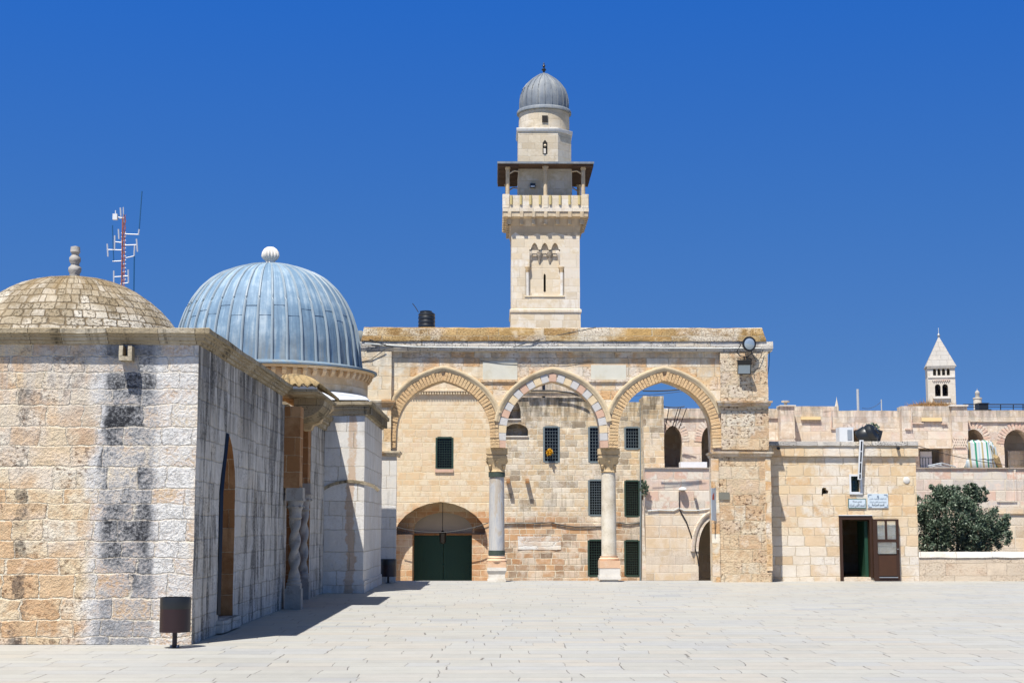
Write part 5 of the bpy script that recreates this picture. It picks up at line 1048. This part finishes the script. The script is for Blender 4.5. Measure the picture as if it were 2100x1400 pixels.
# loggia building with upper arches
YF = 86.0; X = lambda px, Y=YF, py=900: PX(px, Y, py)
LB = thing('loggia_building', 'long cream loggia building with dark arches above the terrace wall', 'building', (X(1800), YF, -3.4))
zF = lambda py: PZ(py, YF)
outl = [(X(1290), -3.4), (X(2240), -3.4), (X(2240), zF(840)), (X(1983), zF(840)), (X(1983), zF(832)), (X(1850), zF(832)), (X(1850), zF(841)), (X(1719), zF(841)), (X(1719), zF(832)), (X(1600), zF(832)), (X(1600), zF(837)), (X(1290), zF(837))]
arches = [(1361, 1398.5, 905, 872, 965), (1438.5, 1476, 905, 872, 965), (1516, 1554, 905, 872, 965), (1735, 1782, 912, 880, 965), (1975, 2019, 910, 879, 965), (2059, 2112, 910, 880, 965), (2150, 2205, 910, 880, 965)]
bm = new(); slab(bm, outl, [ahole(YF, *a) for a in arches] + [hole(YF, 1885.5, 1935, 920, 960)], front, YF, YF + .9)
box(bm, X(1290), X(2240), YF + .9, YF + 9, zF(848), zF(845)); box(bm, X(1290), X(2240), YF + 3.4, YF + 3.8, -3.4, zF(848) - .01)
obj('wall', bm, M['loggia'], LB, rough=(0.02, 0.9))
for a in arches:
    bm = new(); voussoirs(bm, resample(ahole(YF, *a)[1:-1], 24), 17, .0, .42, YF - .03, YF + .2, .05, .01); obj('voussoir_ring', bm, M['terrace'], LB)
bm = new(); box(bm, X(1290), X(1599), YF - .10, YF + .02, zF(857), zF(854.5)); box(bm, X(1990), X(2240), YF - .10, YF + .02, zF(864), zF(861.5)); obj('string_course', bm, M['loggia'], LB)
bm = new(); box(bm, X(1601, YF - .9, 870), X(1630, YF - .9, 870), YF - .9, YF + .0, 3, PZ(832, YF - .9)); obj('pier', bm, M['loggia'], LB)
bm = new(); box(bm, X(1599, YF - .95, 832), X(1632, YF - .95, 832), YF - 1.0, YF + .1, PZ(832, YF - .9) + .003, PZ(830, YF - .9)); obj('pier_cap', bm, M['base_w'], LB)
bm = new(); a = P(1611, 826, YF - .5); lathe(bm, [(.09, -.2), (.09, .0), (.24, .04), (.24, .12), (0, .14)], a, 12); obj('chimney_cowl', bm, M['loggia'], LB)
bm = new()
box(bm, X(1850, YF - .5, 880), X(1951, YF - .5, 880), YF - .5, YF, zF(919), zF(833)); box(bm, X(1951, YF - .6, 880) + .005, X(1984, YF - .6, 880), YF - .7, YF, -3.3, zF(834)); obj('bay', bm, M['loggia'], LB)
bm = new(); box(bm, X(1949, YF - .8, 836), X(1986, YF - .8, 836), YF - .8, YF + .1, zF(834) + .002, zF(831)); obj('bay_cap', bm, M['base_w'], LB)
def lattice(px0, px1, py0, py1, Y):
    x0, x1, z0, z1 = X(px0, Y, py0), X(px1, Y, py0), PZ(py1, Y), PZ(py0, Y); bm = new(); n = 6
    for i in range(n):
        for s in (-1, 1):
            xa = x0 + (x1 - x0) * (i + .5) / n; d = .12 * s; hexa(bm, [(xa - d - .035, Y - .05, z0), (xa - d + .035, Y - .05, z0), (xa - d + .035, Y - .005, z0), (xa - d - .035, Y - .005, z0), (xa + d - .035, Y - .05 - s * .002, z1), (xa + d + .035, Y - .05 - s * .002, z1), (xa + d + .035, Y - .005, z1), (xa + d - .035, Y - .005, z1)])
    return bm
obj('lattice_panel', lattice(1602, 1629, 894, 906, YF - .9), M['loggia'], LB); obj('lattice_panel', lattice(1954, 1982, 896, 917, YF - .71), M['loggia'], LB)
for q in ((1642, 1682, 854, 860), (1889, 1930, 855.5, 863)):
    bm = new(); yy = YF - (.5 if q[0] > 1850 else 0); box(bm, X(q[0], yy, 857), X(q[1], yy, 857), yy - .14, yy + .02, PZ(q[3], yy), PZ(q[2], yy)); obj('gilded_sill', bm, plain('golden stone', S(240, 214, 158), .8, var=.1), LB)
bm = new()
for a, b, c, d, yy in ((1703, 1704.6, 835, 877, YF), (1703, 1717, 877, 879, YF), (1867, 1869, 836, 880, YF - .5), (1856, 1867, 878, 880, YF - .5), (1870, 1893, 866, 868, YF - .5), (1930, 1942, 866, 869, YF - .5)): box(bm, X(a, yy, c), X(b, yy, c), yy - .10, yy + .02, PZ(d, yy), PZ(c, yy))
obj('frame_moulding', bm, M['terrace'], LB)
bm = new(); box(bm, X(1887.5, YF + .4, 940), X(1911, YF + .4, 940), YF + .4, YF + .5, zF(962), zF(924)); wd = obj('white_shutter', bm, M['white_paint'], LB)
bm = new(); box(bm, X(1886, YF + .3, 937), X(1912, YF + .3, 937), YF + .36, YF + .397, PZ(938, YF + .3), PZ(937, YF + .3))
for k in range(1, 4): xx = X(1887.5 + 23.5 * k / 4, YF + .3, 945); box(bm, xx - .015, xx + .015, YF + .37, YF + .398, zF(960), PZ(938, YF + .3))
obj('shutter_bars', bm, M['iron_grey'], wd)
bm = new(); box(bm, X(2067, YF + 1.0, 940), X(2100, YF + 1.0, 940), YF + 1.0, YF + 1.2, zF(962), zF(922)); obj('blocked_door', bm, M['house2'], LB)
bm = new(); slab(bm, [(X(1318, 84), 4.2), (X(1360, 84), 4.2), (X(1360, 84), PZ(813, 84)), (X(1318, 84), PZ(813, 84))], [], front, 83.5, 85.9); bt = obj('buttress', bm, M['house2'], LB, rough=(.02, .6))
# dry grass on the bay
bm = new(); rng = random.Random(4); lay = bm.faces.layers.float.new('tint')
for _ in range(2600):
    px = rng.uniform(1856, 1966); e = 1 - abs((px - 1912) / 58) ** 2.2; p = P(px, 833, YF - .4 + rng.uniform(0, 2.0)); p.z = PZ(832, YF - .5) - .03
    h = rng.uniform(.12, .42) * max(.25, e) + (.25 if rng.random() < .04 else 0); d = Vector((rng.gauss(0, .16), rng.gauss(0, .12), h)); s = Vector((.02, .01, 0))
    bm.faces.new([bm.verts.new(q) for q in (p - s, p + s, p + d)])
gr = single('dry_grass', bm, M['dry_grass'], 'tufts of dry brown grass on top of the loggia bay below the church tower', 'grass'); gr['kind'] = 'stuff'; 
# tent and folding frame on the terrace
YX = 80.0; tn = thing('striped_tent', 'green and white striped canvas tent on the terrace', 'tent', (PX(2012, YX, 958), YX, zt))
X = lambda px, Y=YX, py=930: PX(px, Y, py)
bm = new(); zz = lambda py: PZ(py, YX)
ring = lambda pl, pr, py, dy, n=10: [Vector((X(pl) + (X(pr) - X(pl)) * i / n, YX - dy * math.sin(math.pi * i / n) + .02 * ((i * 7) % 3), zz(py) + .03 * math.sin(i * 2.1))) for i in range(n + 1)]
R1, R2, R3, R4 = ring(1976, 2052, 961, .9), ring(1984, 2046, 938.5, .8), ring(1985, 2036, 908, .65), ring(1992, 2028, 903, .2)
rs = [[bm.verts.new(p) for p in r_] for r_ in (R1, R2, [p + Vector((0, -.05, -.05)) for p in R2], R3, R4)]
for a_, b_ in zip(rs, rs[1:]):
    for i in range(10): bm.faces.new((a_[i], a_[i + 1], b_[i + 1], b_[i]))
cv = obj('canvas', bm, M['canvas'], tn); md = cv.modifiers.new('thick', 'SOLIDIFY'); md.thickness = .03
lay = cv.data.uv_layers[0].data
for pl_ in cv.data.polygons:
    for li in pl_.loop_indices:
        c_ = cv.data.vertices[cv.data.loops[li].vertex_index].co; lay[li].uv = (c_.x * 1.05, c_.z)
bm = new(); tube(bm, [P(2036, 934, YX - .4), P(2042, 940, YX - .5), P(2050, 955, YX - .5), P(2053, 960, YX - .4)], [.14, .2, .13, .1], 8); obj('rolled_flap', bm, M['tile'], tn)
bm = new(); tube(bm, [P(2027, 912, YX - .45), P(2036, 918, YX - .4), P(2042, 934, YX - .4)], [.14, .18, .12], 8); obj('folded_flap', bm, M['canvas'], tn)
fr = thing('folding_frame', 'grey metal frame lying folded on the terrace left of the tent', 'frame', P(1930, 958, YX)); bm = new()
for a, b in (((1903, 955), (1931, 949)), ((1931, 949), (1960, 957)), ((1905, 957), (1950, 957)), ((1918, 952), (1945, 957)), ((1912, 956), (1938, 951))): tube(bm, [P(*a, YX), P(*b, YX + .1)], .04, 5)
obj('tubes', bm, M['grey_metal'], fr)
cable(sag(P(1880, 913, 79.0), P(2062, 953, 79.0), .12), .018, 'cable', 'thin black wire slanting past the striped tent to the right')
cable(sag(P(1318, 801, 76), P(1403, 797, 76), .05), .035, 'cable', 'thick black cable crossing the sky in the right arch')
cable(sag(P(1300, 811, 76), P(1412, 800, 76), .04), .014, 'cable', 'thin lower wire crossing the sky in the right arch')
cable(sag(P(1360, 833, 84), P(1404, 833, 84), .06), .03, 'cable', 'dark cable lying along the loggia roof in the right arch')
for a, b, c, d in ((1372, 836, 1364, 880), (1391, 836, 1378, 878), (1396, 836, 1383, 880), (1408, 836, 1392, 880)): cable([P(a, b, 84.8), P(c, d, 85.4)], .025, 'cable', ['leftmost', 'second', 'third', 'rightmost'][(1372, 1391, 1396, 1408).index(a)] + ' of four dark wires hanging slantwise before the loggia arches in the right arch')
# railing, box and mast on the loggia roof
YW = 90.0; rl = thing('roof_railing', 'thin black railing on the loggia roof at far right', 'railing', P(2040, 836, YW)); bm = new()
tube(bm, [P(1975, 829, YW), P(2150, 829, YW)], .035, 6); tube(bm, [P(1975, 834, YW), P(2150, 834, YW)], .02, 5); obj('rails', bm, M['black_metal'], rl)
for px in (1978, 2002, 2026, 2052, 2078, 2098, 2125):
    bm = new(); tube(bm, [P(px, 842, YW), P(px, 829, YW)], .028, 6); obj('post', bm, M['black_metal'], rl)
bm = new(); box(bm, PX(2008, 89, 832), PX(2027, 89, 832), 89, 89.8, PZ(842, 89), PZ(826, 89)); box(bm, PX(2006, 89, 832), PX(2029, 89, 832), 88.95, 89.85, PZ(826, 89) + .002, PZ(825, 89)); box(bm, PX(2003, 89, 840), PX(2032, 89, 840), 88.9, 89.9, PZ(843, 89), PZ(838, 89)); single('roof_hatch', bm, M['black_plastic'], 'black hatch box on the loggia roof beside the small minaret', 'hatch')
for px, yt, r, lb in ((1760, 797, .08, 'thick pale pole standing on the loggia roof'), (1808, 818, .035, 'thin short pole on the loggia roof, left of the dry grass')):
    bm = new(); a = P(px, 842, 92); tube(bm, [(a.x, 92, PZ(846, 92)), (a.x, 92, PZ(yt, 92))], r, 8); single('roof_pole', bm, M['pole_white'], lb, 'pole', 'poles on the loggia roof')
cable(sag(P(1768, 836, 92), P(1808, 822, 92), .2), .012, 'cable', 'faint wire from roof up to the thin short pole')

# ------------------------------------------------------------------ minaret
YM = 95.0; X = lambda px, Y=YM, py=500: PX(px, Y, py)
cxm = X(1116.5, YM, 560); hw = 2.13; Yf = YM - hw; z = lambda py, Y=None: PZ(py, Y if Y else Yf, 1116)
MN = thing('minaret', 'tall square pale stone minaret with balcony, wooden canopy and small lead dome', 'minaret', (cxm, YM, -3.4))
def sq(bm, h, z0, z1): box(bm, cxm - h, cxm + h, YM - h, YM + h, z0, z1)
zn0, zn1 = z(606), z(500); nx0, nx1 = X(1086, Yf, 560), X(1149, Yf, 560)
px = lambda p, q=560: X(p, Yf, q)
nich = [(px(1078), zn0), (px(1157), zn0), (px(1157), z(551)), (px(1149), z(551)), (px(1149), z(511))]
for c in (1138.5, 1117.5, 1096.5):
    w = 10.2
    nich += [(px(c + 8), z(512)), (px(c + 5), z(503)), (px(c + 2), z(499)), (px(c), z(498)), (px(c - 2), z(499)), (px(c - 5), z(503)), (px(c - 8), z(512))]
nich += [(px(1086), z(511)), (px(1086), z(551)), (px(1078), z(551))]
bm = new(); slab(bm, [(cxm - hw, z(633)), (cxm + hw, z(633)), (cxm + hw, z(470)), (cxm - hw, z(470))], [nich], front, Yf, Yf + .24)
slit = [(px(1115), z(597)), (px(1119.5), z(597)), (px(1119.5), z(563)), (px(1117.3), z(559)), (px(1115), z(563))]
slab(bm, [(cxm - hw + .3, z(632)), (cxm + hw - .3, z(632)), (cxm + hw - .3, z(471)), (cxm - hw + .3, z(471))], [slit], front, Yf + .241, Yf + .9)
box(bm, cxm - hw, cxm + hw, Yf + .402, YM + hw, z(633), z(470)) if False else None
for sx in (-1, 1): box(bm, cxm + (hw - .35 if sx > 0 else -hw), cxm + (hw if sx > 0 else -hw + .35), Yf + .241, YM + hw, z(633), z(470))
box(bm, cxm - hw + .35, cxm + hw - .35, YM + hw - .35, YM + hw, z(633), z(470))
sq(bm, hw + .04, -3.4, z(645))
obj('shaft', bm, M['white_stone'], MN, rough=(0.012, 1.2))
bm = new(); sweep(bm, [(cxm - hw, YM - hw), (cxm + hw, YM - hw), (cxm + hw, YM + hw), (cxm - hw, YM + hw)], [(-.2, z(645)), (.04, z(645)), (.05, z(641)), (.10, z(640)), (.10, z(635)), (.0, z(633)), (-.2, z(633))]); obj('string_course', bm, M['white_stone'], MN)
bm = new()
for c in (1096.5, 1117.5, 1138.5):
    for s in (-1, 1):
        a = px(c + s * 10.5); lathe(bm, [(0, -.72), (.07, -.62), (.10, -.48), (.16, -.3), (.19, -.14), (.26, 0.0), (.26, .14)], (a, Yf + .27, z(520)), 8)
    box(bm, px(c - 9), px(c + 9), Yf + .08, Yf + .23, z(519.5), z(513)); box(bm, px(c - 4), px(c + 4), Yf + .12, Yf + .23, z(524), z(520))
obj('muqarnas', bm, M['white_stone'], MN, rough=(0.02, .3))
for c in (1081.8, 1152.6):
    bm = new(); a = px(c, 590); tube(bm, [(a, Yf + .14, z(605.5)), (a, Yf + .14, z(558))], .115, 12); cl = obj('colonnette', bm, M['base_w'], MN)
    bm = new(); lathe(bm, [(.11, 0), (.13, .06), (.12, .1), (.22, .28), (.22, .34)], (a, Yf + .14, z(558)), 10); obj('capital', bm, M['capital'], cl)
bm = new(); box(bm, px(1076), px(1158), Yf - .05, Yf + .3, z(608.5), z(606.2)); obj('niche_sill', bm, plain('pale sill stone', S(244, 226, 190), .8, var=.1), MN)  # sill in a paler cream than the shaft stone
# flared gallery: corbels, floor, parapet
zb0, zb1 = z(478), z(434, YM - 2.6); hb_ = 2.62
bm = new(); sweep(bm, [(cxm - hw, YM - hw), (cxm + hw, YM - hw), (cxm + hw, YM + hw), (cxm - hw, YM + hw)], [(0, z(484)), (.02, z(470)), (.10, z(462)), (.26, z(450)), (.42, zb1 - .35), (.5, zb1 - .3), (.5, zb1)])
box(bm, cxm - hw, cxm + hw, YM - hw, YM + hw, z(470), zb1); obj('flare', bm, M['mina_dark'], MN, rough=(0.02, .6))
for k in range(-3, 4):
    for (ox, oy, dx, dy) in ((0, -1, 1, 0), (1, 0, 0, 1), (-1, 0, 0, 1)):
        c = k * .75; bm = new()
        def cb(r0, r1, za, zb_):
            p = [(cxm + dx * (c + w_) + ox * r, YM + dy * (c + w_) + oy * r) for w_, r in ((-.11, r0), (.11, r0), (.11, r1), (-.11, r1))]
            hexa(bm, [(a, b, za) for a, b in p] + [(a, b, zb_) for a, b in p])
        cb(hw + .0, hw + .30, z(462), z(450)); cb(hw + .0, hw + .47, z(450) + .002, zb1 - .36); cb(hw + .0, hw + .56, zb1 - .358, zb1 - .004); obj('corbel', bm, M['mina_dark'], MN)
bm = new(); sq(bm, hb_ + .06, zb1, zb1 + .22); obj('gallery_floor', bm, M['white_stone'], MN)
zp0, zp1 = zb1 + .222, z(401, YM - 2.55)
bm = new(); t_ = .16
for a in ((cxm - hb_, cxm + hb_, YM - hb_, YM - hb_ + t_), (cxm - hb_, cxm + hb_, YM + hb_ - t_, YM + hb_), (cxm - hb_, cxm - hb_ + t_, YM - hb_ + t_, YM + hb_ - t_), (cxm + hb_ - t_, cxm + hb_, YM - hb_ + t_, YM + hb_ - t_)): box(bm, *a, zp0, zp1)
pr_ = obj('parapet', bm, M['white_stone'], MN)
for k in (-1, 0, 1):
    bm = new(); c = k * (hb_ - .16); w_ = .20 if k else .14
    box(bm, cxm + c - w_, cxm + c + w_, YM - hb_ - .07, YM - hb_ - .002, zp0, zp1 + (.06 if k else 0)); obj('parapet_pier', bm, M['white_stone'], pr_)
for sx in (-1, 1):
    bm = new(); box(bm, cxm + sx * (hb_ + .035) - .033, cxm + sx * (hb_ + .035) + .033, YM - hb_, YM - hb_ + .4, zp0, zp1 + .06); obj('parapet_pier', bm, M['white_stone'], pr_)
ym_ = plain('ochre baluster', S(206, 186, 128), .8, var=.15)
for k in range(8):
    bm = new(); c = -2.14 + k * .6 + (.04 if k > 3 else 0); tube(bm, [(cxm + c, YM - hb_ - .03, zp0 + .22), (cxm + c, YM - hb_ - .03, zp1 - .02)], .085, 8); obj('baluster', bm, ym_, pr_)
# drum under the canopy, a square with two corners cut, then a round top
hs = 1.70; ch_ = .88
pol = lambda h, c: [(cxm - h + c * 0.0, YM - h), (cxm + h - c, YM - h), (cxm + h, YM - h + c), (cxm + h, YM + h), (cxm - h + c, YM + h), (cxm - h, YM + h - c)]
def prism(bm, pol_, z0, z1):
    a = [bm.verts.new((x, y, z0)) for x, y in pol_]; b = [bm.verts.new((x, y, z1)) for x, y in pol_]; n = len(a)
    for i in range(n): bm.faces.new((a[i], a[(i + 1) % n], b[(i + 1) % n], b[i]))
    bm.faces.new(list(reversed(a))); bm.faces.new(b)
zc0 = PZ(333, YM - 2.95, 1116); Yq = YM - hs; zq = lambda py: PZ(py, Yq, 1116)
bm = new(); prism(bm, pol(hs, .05), zb1 + .22, zc0 + .0); prism(bm, pol(hs, ch_), zc0 + .001, zq(270)); up_ = obj('upper_shaft', bm, M['mina_upper'], MN)
bm = new(); sweep(bm, pol(hs, ch_), [(-.1, zq(271)), (.05, zq(270)), (.10, zq(266)), (.10, zq(263)), (-.2, zq(260))]); obj('upper_band', bm, M['base_w'], MN)
bm = new(); lathe(bm, [(1.64, zq(264)), (1.62, zq(222))], (cxm, YM, 0), 48); obj('round_top', bm, M['mina_upper'], up_, cyl=(cxm, YM, 1.65))
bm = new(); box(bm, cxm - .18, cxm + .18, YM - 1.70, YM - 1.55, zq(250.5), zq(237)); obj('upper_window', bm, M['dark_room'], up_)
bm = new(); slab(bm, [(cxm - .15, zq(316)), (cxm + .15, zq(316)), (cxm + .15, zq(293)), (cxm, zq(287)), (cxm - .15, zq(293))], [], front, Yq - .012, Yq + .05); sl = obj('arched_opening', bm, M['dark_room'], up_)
bm = new(); box(bm, cxm - .09, cxm + .05, Yq - .06, Yq - .013, zq(315), zq(305)); lathe(bm, [(0, -.1), (.1, 0), (0, .1)], (cxm, Yq - .05, zq(299)), 8); obj('opening_tracery', bm, M['white_stone'], sl)
bm = new(); lathe(bm, [(1.6, zq(222)), (1.76, zq(221)), (1.76, zq(217)), (1.70, zq(214)), (1.5, zq(212))], (cxm, YM, 0), 48); obj('lead_rim', bm, M['lead_old'], up_, cyl=(cxm, YM, 1.7))
zd0, zd1 = zq(214), PZ(149.5, YM, 1116); Hd = zd1 - zd0
mp_ = [(1.53, 0), (1.57, .12), (1.56, .26), (1.50, .40), (1.36, .55), (1.12, .68), (.80, .80), (.48, .89), (.24, .95), (.08, .99), (0.0, 1.0)]
bm = new(); lathe(bm, [(r, zd0 + Hd * f) for r, f in mp_], (cxm, YM, 0), 72, cap=False)
for k in range(22):
    a = 2 * math.pi * (k + .5) / 22; tube(bm, [(cxm + (r + .015) * math.cos(a), YM + (r + .015) * math.sin(a), zd0 + Hd * f) for r, f in mp_[:-2]], .035, 5)
md_ = obj('dome', bm, M['lead_old'], MN, cyl=(cxm, YM, 1.6))
bm = new(); zf = zd1; k = PZ(127, YM, 1116) - zd1
lathe(bm, [(.08, -.1), (.05, .08 * k), (.14, .22 * k), (.15, .30 * k), (.06, .40 * k), (.05, .5 * k), (.10, .58 * k), (.09, .66 * k), (.03, .74 * k), (.06, .8 * k), (.02, .88 * k), (0, k)], (cxm, YM, zf), 12); obj('finial', bm, M['black_metal'], md_)
hc = 2.98; bm = new(); box(bm, cxm - hc, cxm + hc, YM - hc, YM + hc, zc0 - .12, zc0 - .02)
n = 17
for k in range(n):
    for s in (-1, 1): yk = YM - hc + 2 * hc * (k + .5) / n; box(bm, cxm + (s * hc if s < 0 else hs), cxm + (-hs if s < 0 else hc), yk - .06, yk + .06, zc0 - .24, zc0 - .121)
cn = obj('canopy', bm, M['rail_wood'], MN)
bm = new(); a_ = hc + .03; b_ = 1.72; v0 = [(-a_, -a_), (a_, -a_), (a_, a_), (-a_, a_)]
hexa(bm, [(cxm + x, YM + y, zc0 - .02) for x, y in v0] + [(cxm + x * b_ / a_, YM + y * b_ / a_, zc0 + .26) for x, y in v0])
for s in ((-a_, a_, -a_ - .02, -a_ + .02), ): box(bm, cxm - a_, cxm + a_, YM - a_ - .025, YM - a_ - .001, zc0 - .1, zc0 + .03)
obj('canopy_lead', bm, M['lead_old'], cn)
for sx in (-1, 0, 1):
    for sy in (-1, 1):
        bm = new(); xx, yy = cxm + sx * 2.36, YM + sy * 2.40; tube(bm, [(xx, yy, zp0), (xx, yy, zc0 - .13)], .13, 10); lathe(bm, [(.12, -.3), (.2, -.05), (.2, 0)], (xx, yy, zc0 - .125), 8)
        if sx: tube(bm, [(xx, yy, zp1 + 1.35), (xx - sx * .4, yy, zp1 + 1.6), (xx - sx * .75, yy, zp1 + 1.55)], .05, 5)
        obj('canopy_post', bm, M['mina_dark'], cn)
sp_ = thing('loudspeaker', 'small dark loudspeaker on the wall under the minaret canopy', 'loudspeaker', (cxm - .8, Yq - .1, z(378))); bm = new()
box(bm, cxm - .95, cxm - .62, Yq - .28, Yq - .02, z(383), z(375)); obj('case', bm, M['black_metal'], sp_)
bm = new(); box(bm, cxm - .92, cxm - .66, Yq - .30, Yq - .281, z(382.5), z(380)); obj('mouth', bm, M['white_paint'], sp_)

# ------------------------------------------------------------------ far towers
YK = 230.0; sx = lambda p: PX(p, YK, 780); zk = lambda p: PZ(p, YK, 1932)
h = (sx(1963.5) - sx(1909)) / 2; cx_ = (sx(1963.5) + sx(1909)) / 2; cyk = YK + h
TWR = thing('church_tower', 'distant square church tower with a pyramid stone spire', 'tower', (cx_, cyk, -4)); TWR.rotation_euler = (0, 0, R(-11.5))
aw = lambda c, w_, ysp, yap, yb: ahole(YK, c - w_, c + w_, ysp, yap, yb)
bm = new(); slab(bm, [(cx_ - h, -4), (cx_ + h, -4), (cx_ + h, zk(752)), (cx_ - h, zk(752))], [aw(1929, 5.7, 793, 787, 812), aw(1943.5, 5.7, 793, 787, 812)] + [aw(c, 3.1, 759, 755.5, 769.5) for c in (1922.5, 1931.3, 1940.3, 1949.5)], front, YK, YK + .6)
box(bm, cx_ - h, cx_ - h + .5, YK + .6, YK + 2 * h, -4, zk(752)); box(bm, cx_ + h - .5, cx_ + h, YK + .6, YK + 2 * h, -4, zk(752)); box(bm, cx_ - h + .5, cx_ + h - .5, YK + 2 * h - .5, YK + 2 * h, -4, zk(752)); obj('shaft', bm, M['far_stone'], TWR)
bm = new()
for i in range(8): a = sx(1919) + (sx(1952) - sx(1919)) * (i + .5) / 8; slab(bm, [(a - .14, zk(779.5)), (a + .14, zk(779.5)), (a, zk(783.5))], [], front, YK - .12, YK + .01)
box(bm, sx(1918), sx(1953), YK - .13, YK + .01, zk(779.5) + .002, zk(778)); obj('zigzag_frieze', bm, M['terrace'], TWR)
bm = new(); box(bm, sx(1918.5), sx(1953), YK - .3, YK + .1, zk(817), zk(813)); obj('sill_band', bm, M['base_w'], TWR)
bm = new(); box(bm, sx(1909.5), sx(1963), YK - .12, YK + .1, zk(774), zk(771)); obj('sill_band', bm, M['base_w'], TWR)
for c in (1928, 1942.5): bm = new(); lathe(bm, [(0, .75), (.3, .6), (.38, 0), (.55, -.35), (.5, -.36), (0, -.3)], (sx(c), YK + 1.6, zk(800)), 14); obj('bell', bm, M['black_metal'], TWR)
bm = new(); e = h + .14; zr0, zr1 = zk(751), zk(686)
box(bm, cx_ - e + .1, cx_ + e - .1, YK - .2, YK + 2 * h + .2, zk(754.5), zr0 - .004)
v = [bm.verts.new((cx_ + a * (e + .1), cyk + b * (e + .1), zr0)) for a, b in ((-1, -1), (1, -1), (1, 1), (-1, 1))]; t_ = bm.verts.new((cx_, cyk, zr1)); bm.faces.new(list(reversed(v)))
for i in range(4): bm.faces.new((v[i], v[(i + 1) % 4], t_))
sr = obj('spire', bm, M['far_roof'], TWR)
bm = new(); a = Vector((cx_ + .45, YK + 1.75, zk(727))); box(bm, a.x - .35, a.x + .35, a.y - .8, a.y + .6, a.z - .55, a.z + .2); slab(bm, [(a.x - .45, a.z + .2), (a.x + .45, a.z + .2), (a.x, a.z + .65)], [], front, a.y - .85, a.y + .6); obj('dormer', bm, M['far_roof'], sr)
bm = new(); lathe(bm, [(.1, -.2), (.2, 0), (.24, .2), (.1, .4), (.05, .5), (.04, 1.3), (0, 1.35)], (cx_, cyk, zr1), 10); obj('finial', bm, M['grey_metal'], sr)
YS = 260.0; cs = P(2005, 830, YS); zk2 = lambda p: PZ(p, YS, 2005); SM = thing('small_minaret', 'tiny distant minaret with a pale onion top on the far right skyline', 'minaret', (cs.x, YS, -4)); k = YS / FPX
bm = new(); lathe(bm, [(8.5 * k, -4), (8.5 * k, zk2(818)), (9.6 * k, zk2(817.5)), (9.6 * k, zk2(815.5)), (6 * k, zk2(815))], (cs.x, YS, 0), 12); obj('shaft', bm, M['far_stone'], SM)
bm = new(); lathe(bm, [(4.5 * k, zk2(815)), (4.5 * k, zk2(808)), (5 * k, zk2(807)), (4.2 * k, zk2(803)), (2 * k, zk2(801)), (.6 * k, zk2(800)), (.4 * k, zk2(797)), (0, zk2(796))], (cs.x, YS, 0), 14); obj('onion_top', bm, M['far_roof'], SM)
cs = P(1716, 830, YS); bm = new(); lathe(bm, [(4.2 * k, -4), (4.2 * k, PZ(834, YS, 1716)), (0.9 * k, PZ(820, YS, 1716)), (.3 * k, PZ(815, YS, 1716)), (0, PZ(813, YS, 1716))], (cs.x, YS, 0), 6); single('far_spire', bm, M['far_stone'], 'tiny pointed spire peeping over the loggia roof behind the guard house', 'spire')

# ------------------------------------------------------------------ antenna mast on the roof of the middle shrine
YQ = 33.5; q = lambda px, py, d=0.0: P(px, py, YQ + d)
MA = thing('antenna_mast', 'slender red and white lattice mast with many aerials behind the stone dome', 'antenna', (PX(252, YQ, 640), YQ, ZP)); bm = new()
mx = lambda py: 253 + (py - 500) * .005
for a in range(3):
    o = Vector((.035 * math.cos(a * 2.094), .035 * math.sin(a * 2.094), 0)); tube(bm, [q(253.5, 445) + o, Vector((q(253.5, 640).x, YQ, ZP)) + o], .010, 5)
for i in range(26):
    z0 = PZ(455, YQ) - i * .16; c = q(253.5, 500); c.z = z0
    for a in range(3): o = Vector((.035 * math.cos(a * 2.094), .035 * math.sin(a * 2.094), 0)); o2 = Vector((.035 * math.cos(a * 2.094 + 2.094), .035 * math.sin(a * 2.094 + 2.094), .15)); tube(bm, [c + o, c + o2], .006, 4)
obj('lattice', bm, M['antenna_red'], MA)
bm = new()
def seg(*pts, r=.011): tube(bm, [q(*p) for p in pts], r, 5)
seg((253, 425), (253.5, 460), r=.012)
for s in (((247, 426), (248, 443)), ((243, 470), (244, 490)), ((235.5, 483), (235, 511)), ((220, 500), (221.5, 526)), ((233.5, 555), (233.5, 580)), ((263, 553), (263.5, 580)), ((280, 490), (282, 516)), ((276.5, 502), (275, 525)), ((285.5, 470), (284, 482))): seg(*s, r=.017)
for s in (((236, 496), (253, 498)), ((221, 512), (252, 513)), ((231, 536), (253, 535)), ((256, 503), (281, 502)), ((258, 529), (276, 525)), ((234, 568), (263, 566)), ((247, 582), (263, 580)), ((256, 480), (284, 481)), ((245, 448), (254, 447))): seg(*s, r=.012)
for i in range(14): seg((248.5, 478 + i * 8), (258.5, 477 + i * 8), r=.008)
obj('aerials', bm, M['antenna'], MA)
bm = new(); seg((284.5, 480), (287.5, 440), (291, 392), r=.014); obj('whip', bm, M['antenna_blue'], MA)
bm = new(); seg((275.5, 525), (275, 560), (274.5, 598), r=.016); seg((274.6, 598), (274.6, 640), r=.016); obj('whip', bm, M['antenna_blue'], MA)
bm = new(); seg((233, 535), (231.5, 500), (230.5, 462), r=.013); obj('whip', bm, M['antenna_blue'], MA)
bm = new(); a = q(236.5, 445); box(bm, a.x - .05, a.x + .05, YQ - .05, YQ + .05, a.z - .065, a.z + .065); tube(bm, [(a.x, YQ, a.z + .06), (a.x, YQ, a.z + .15)], .012, 5); tube(bm, [a, q(252, 447)], .014, 5); obj('white_antenna_box', bm, M['white_paint'], MA)
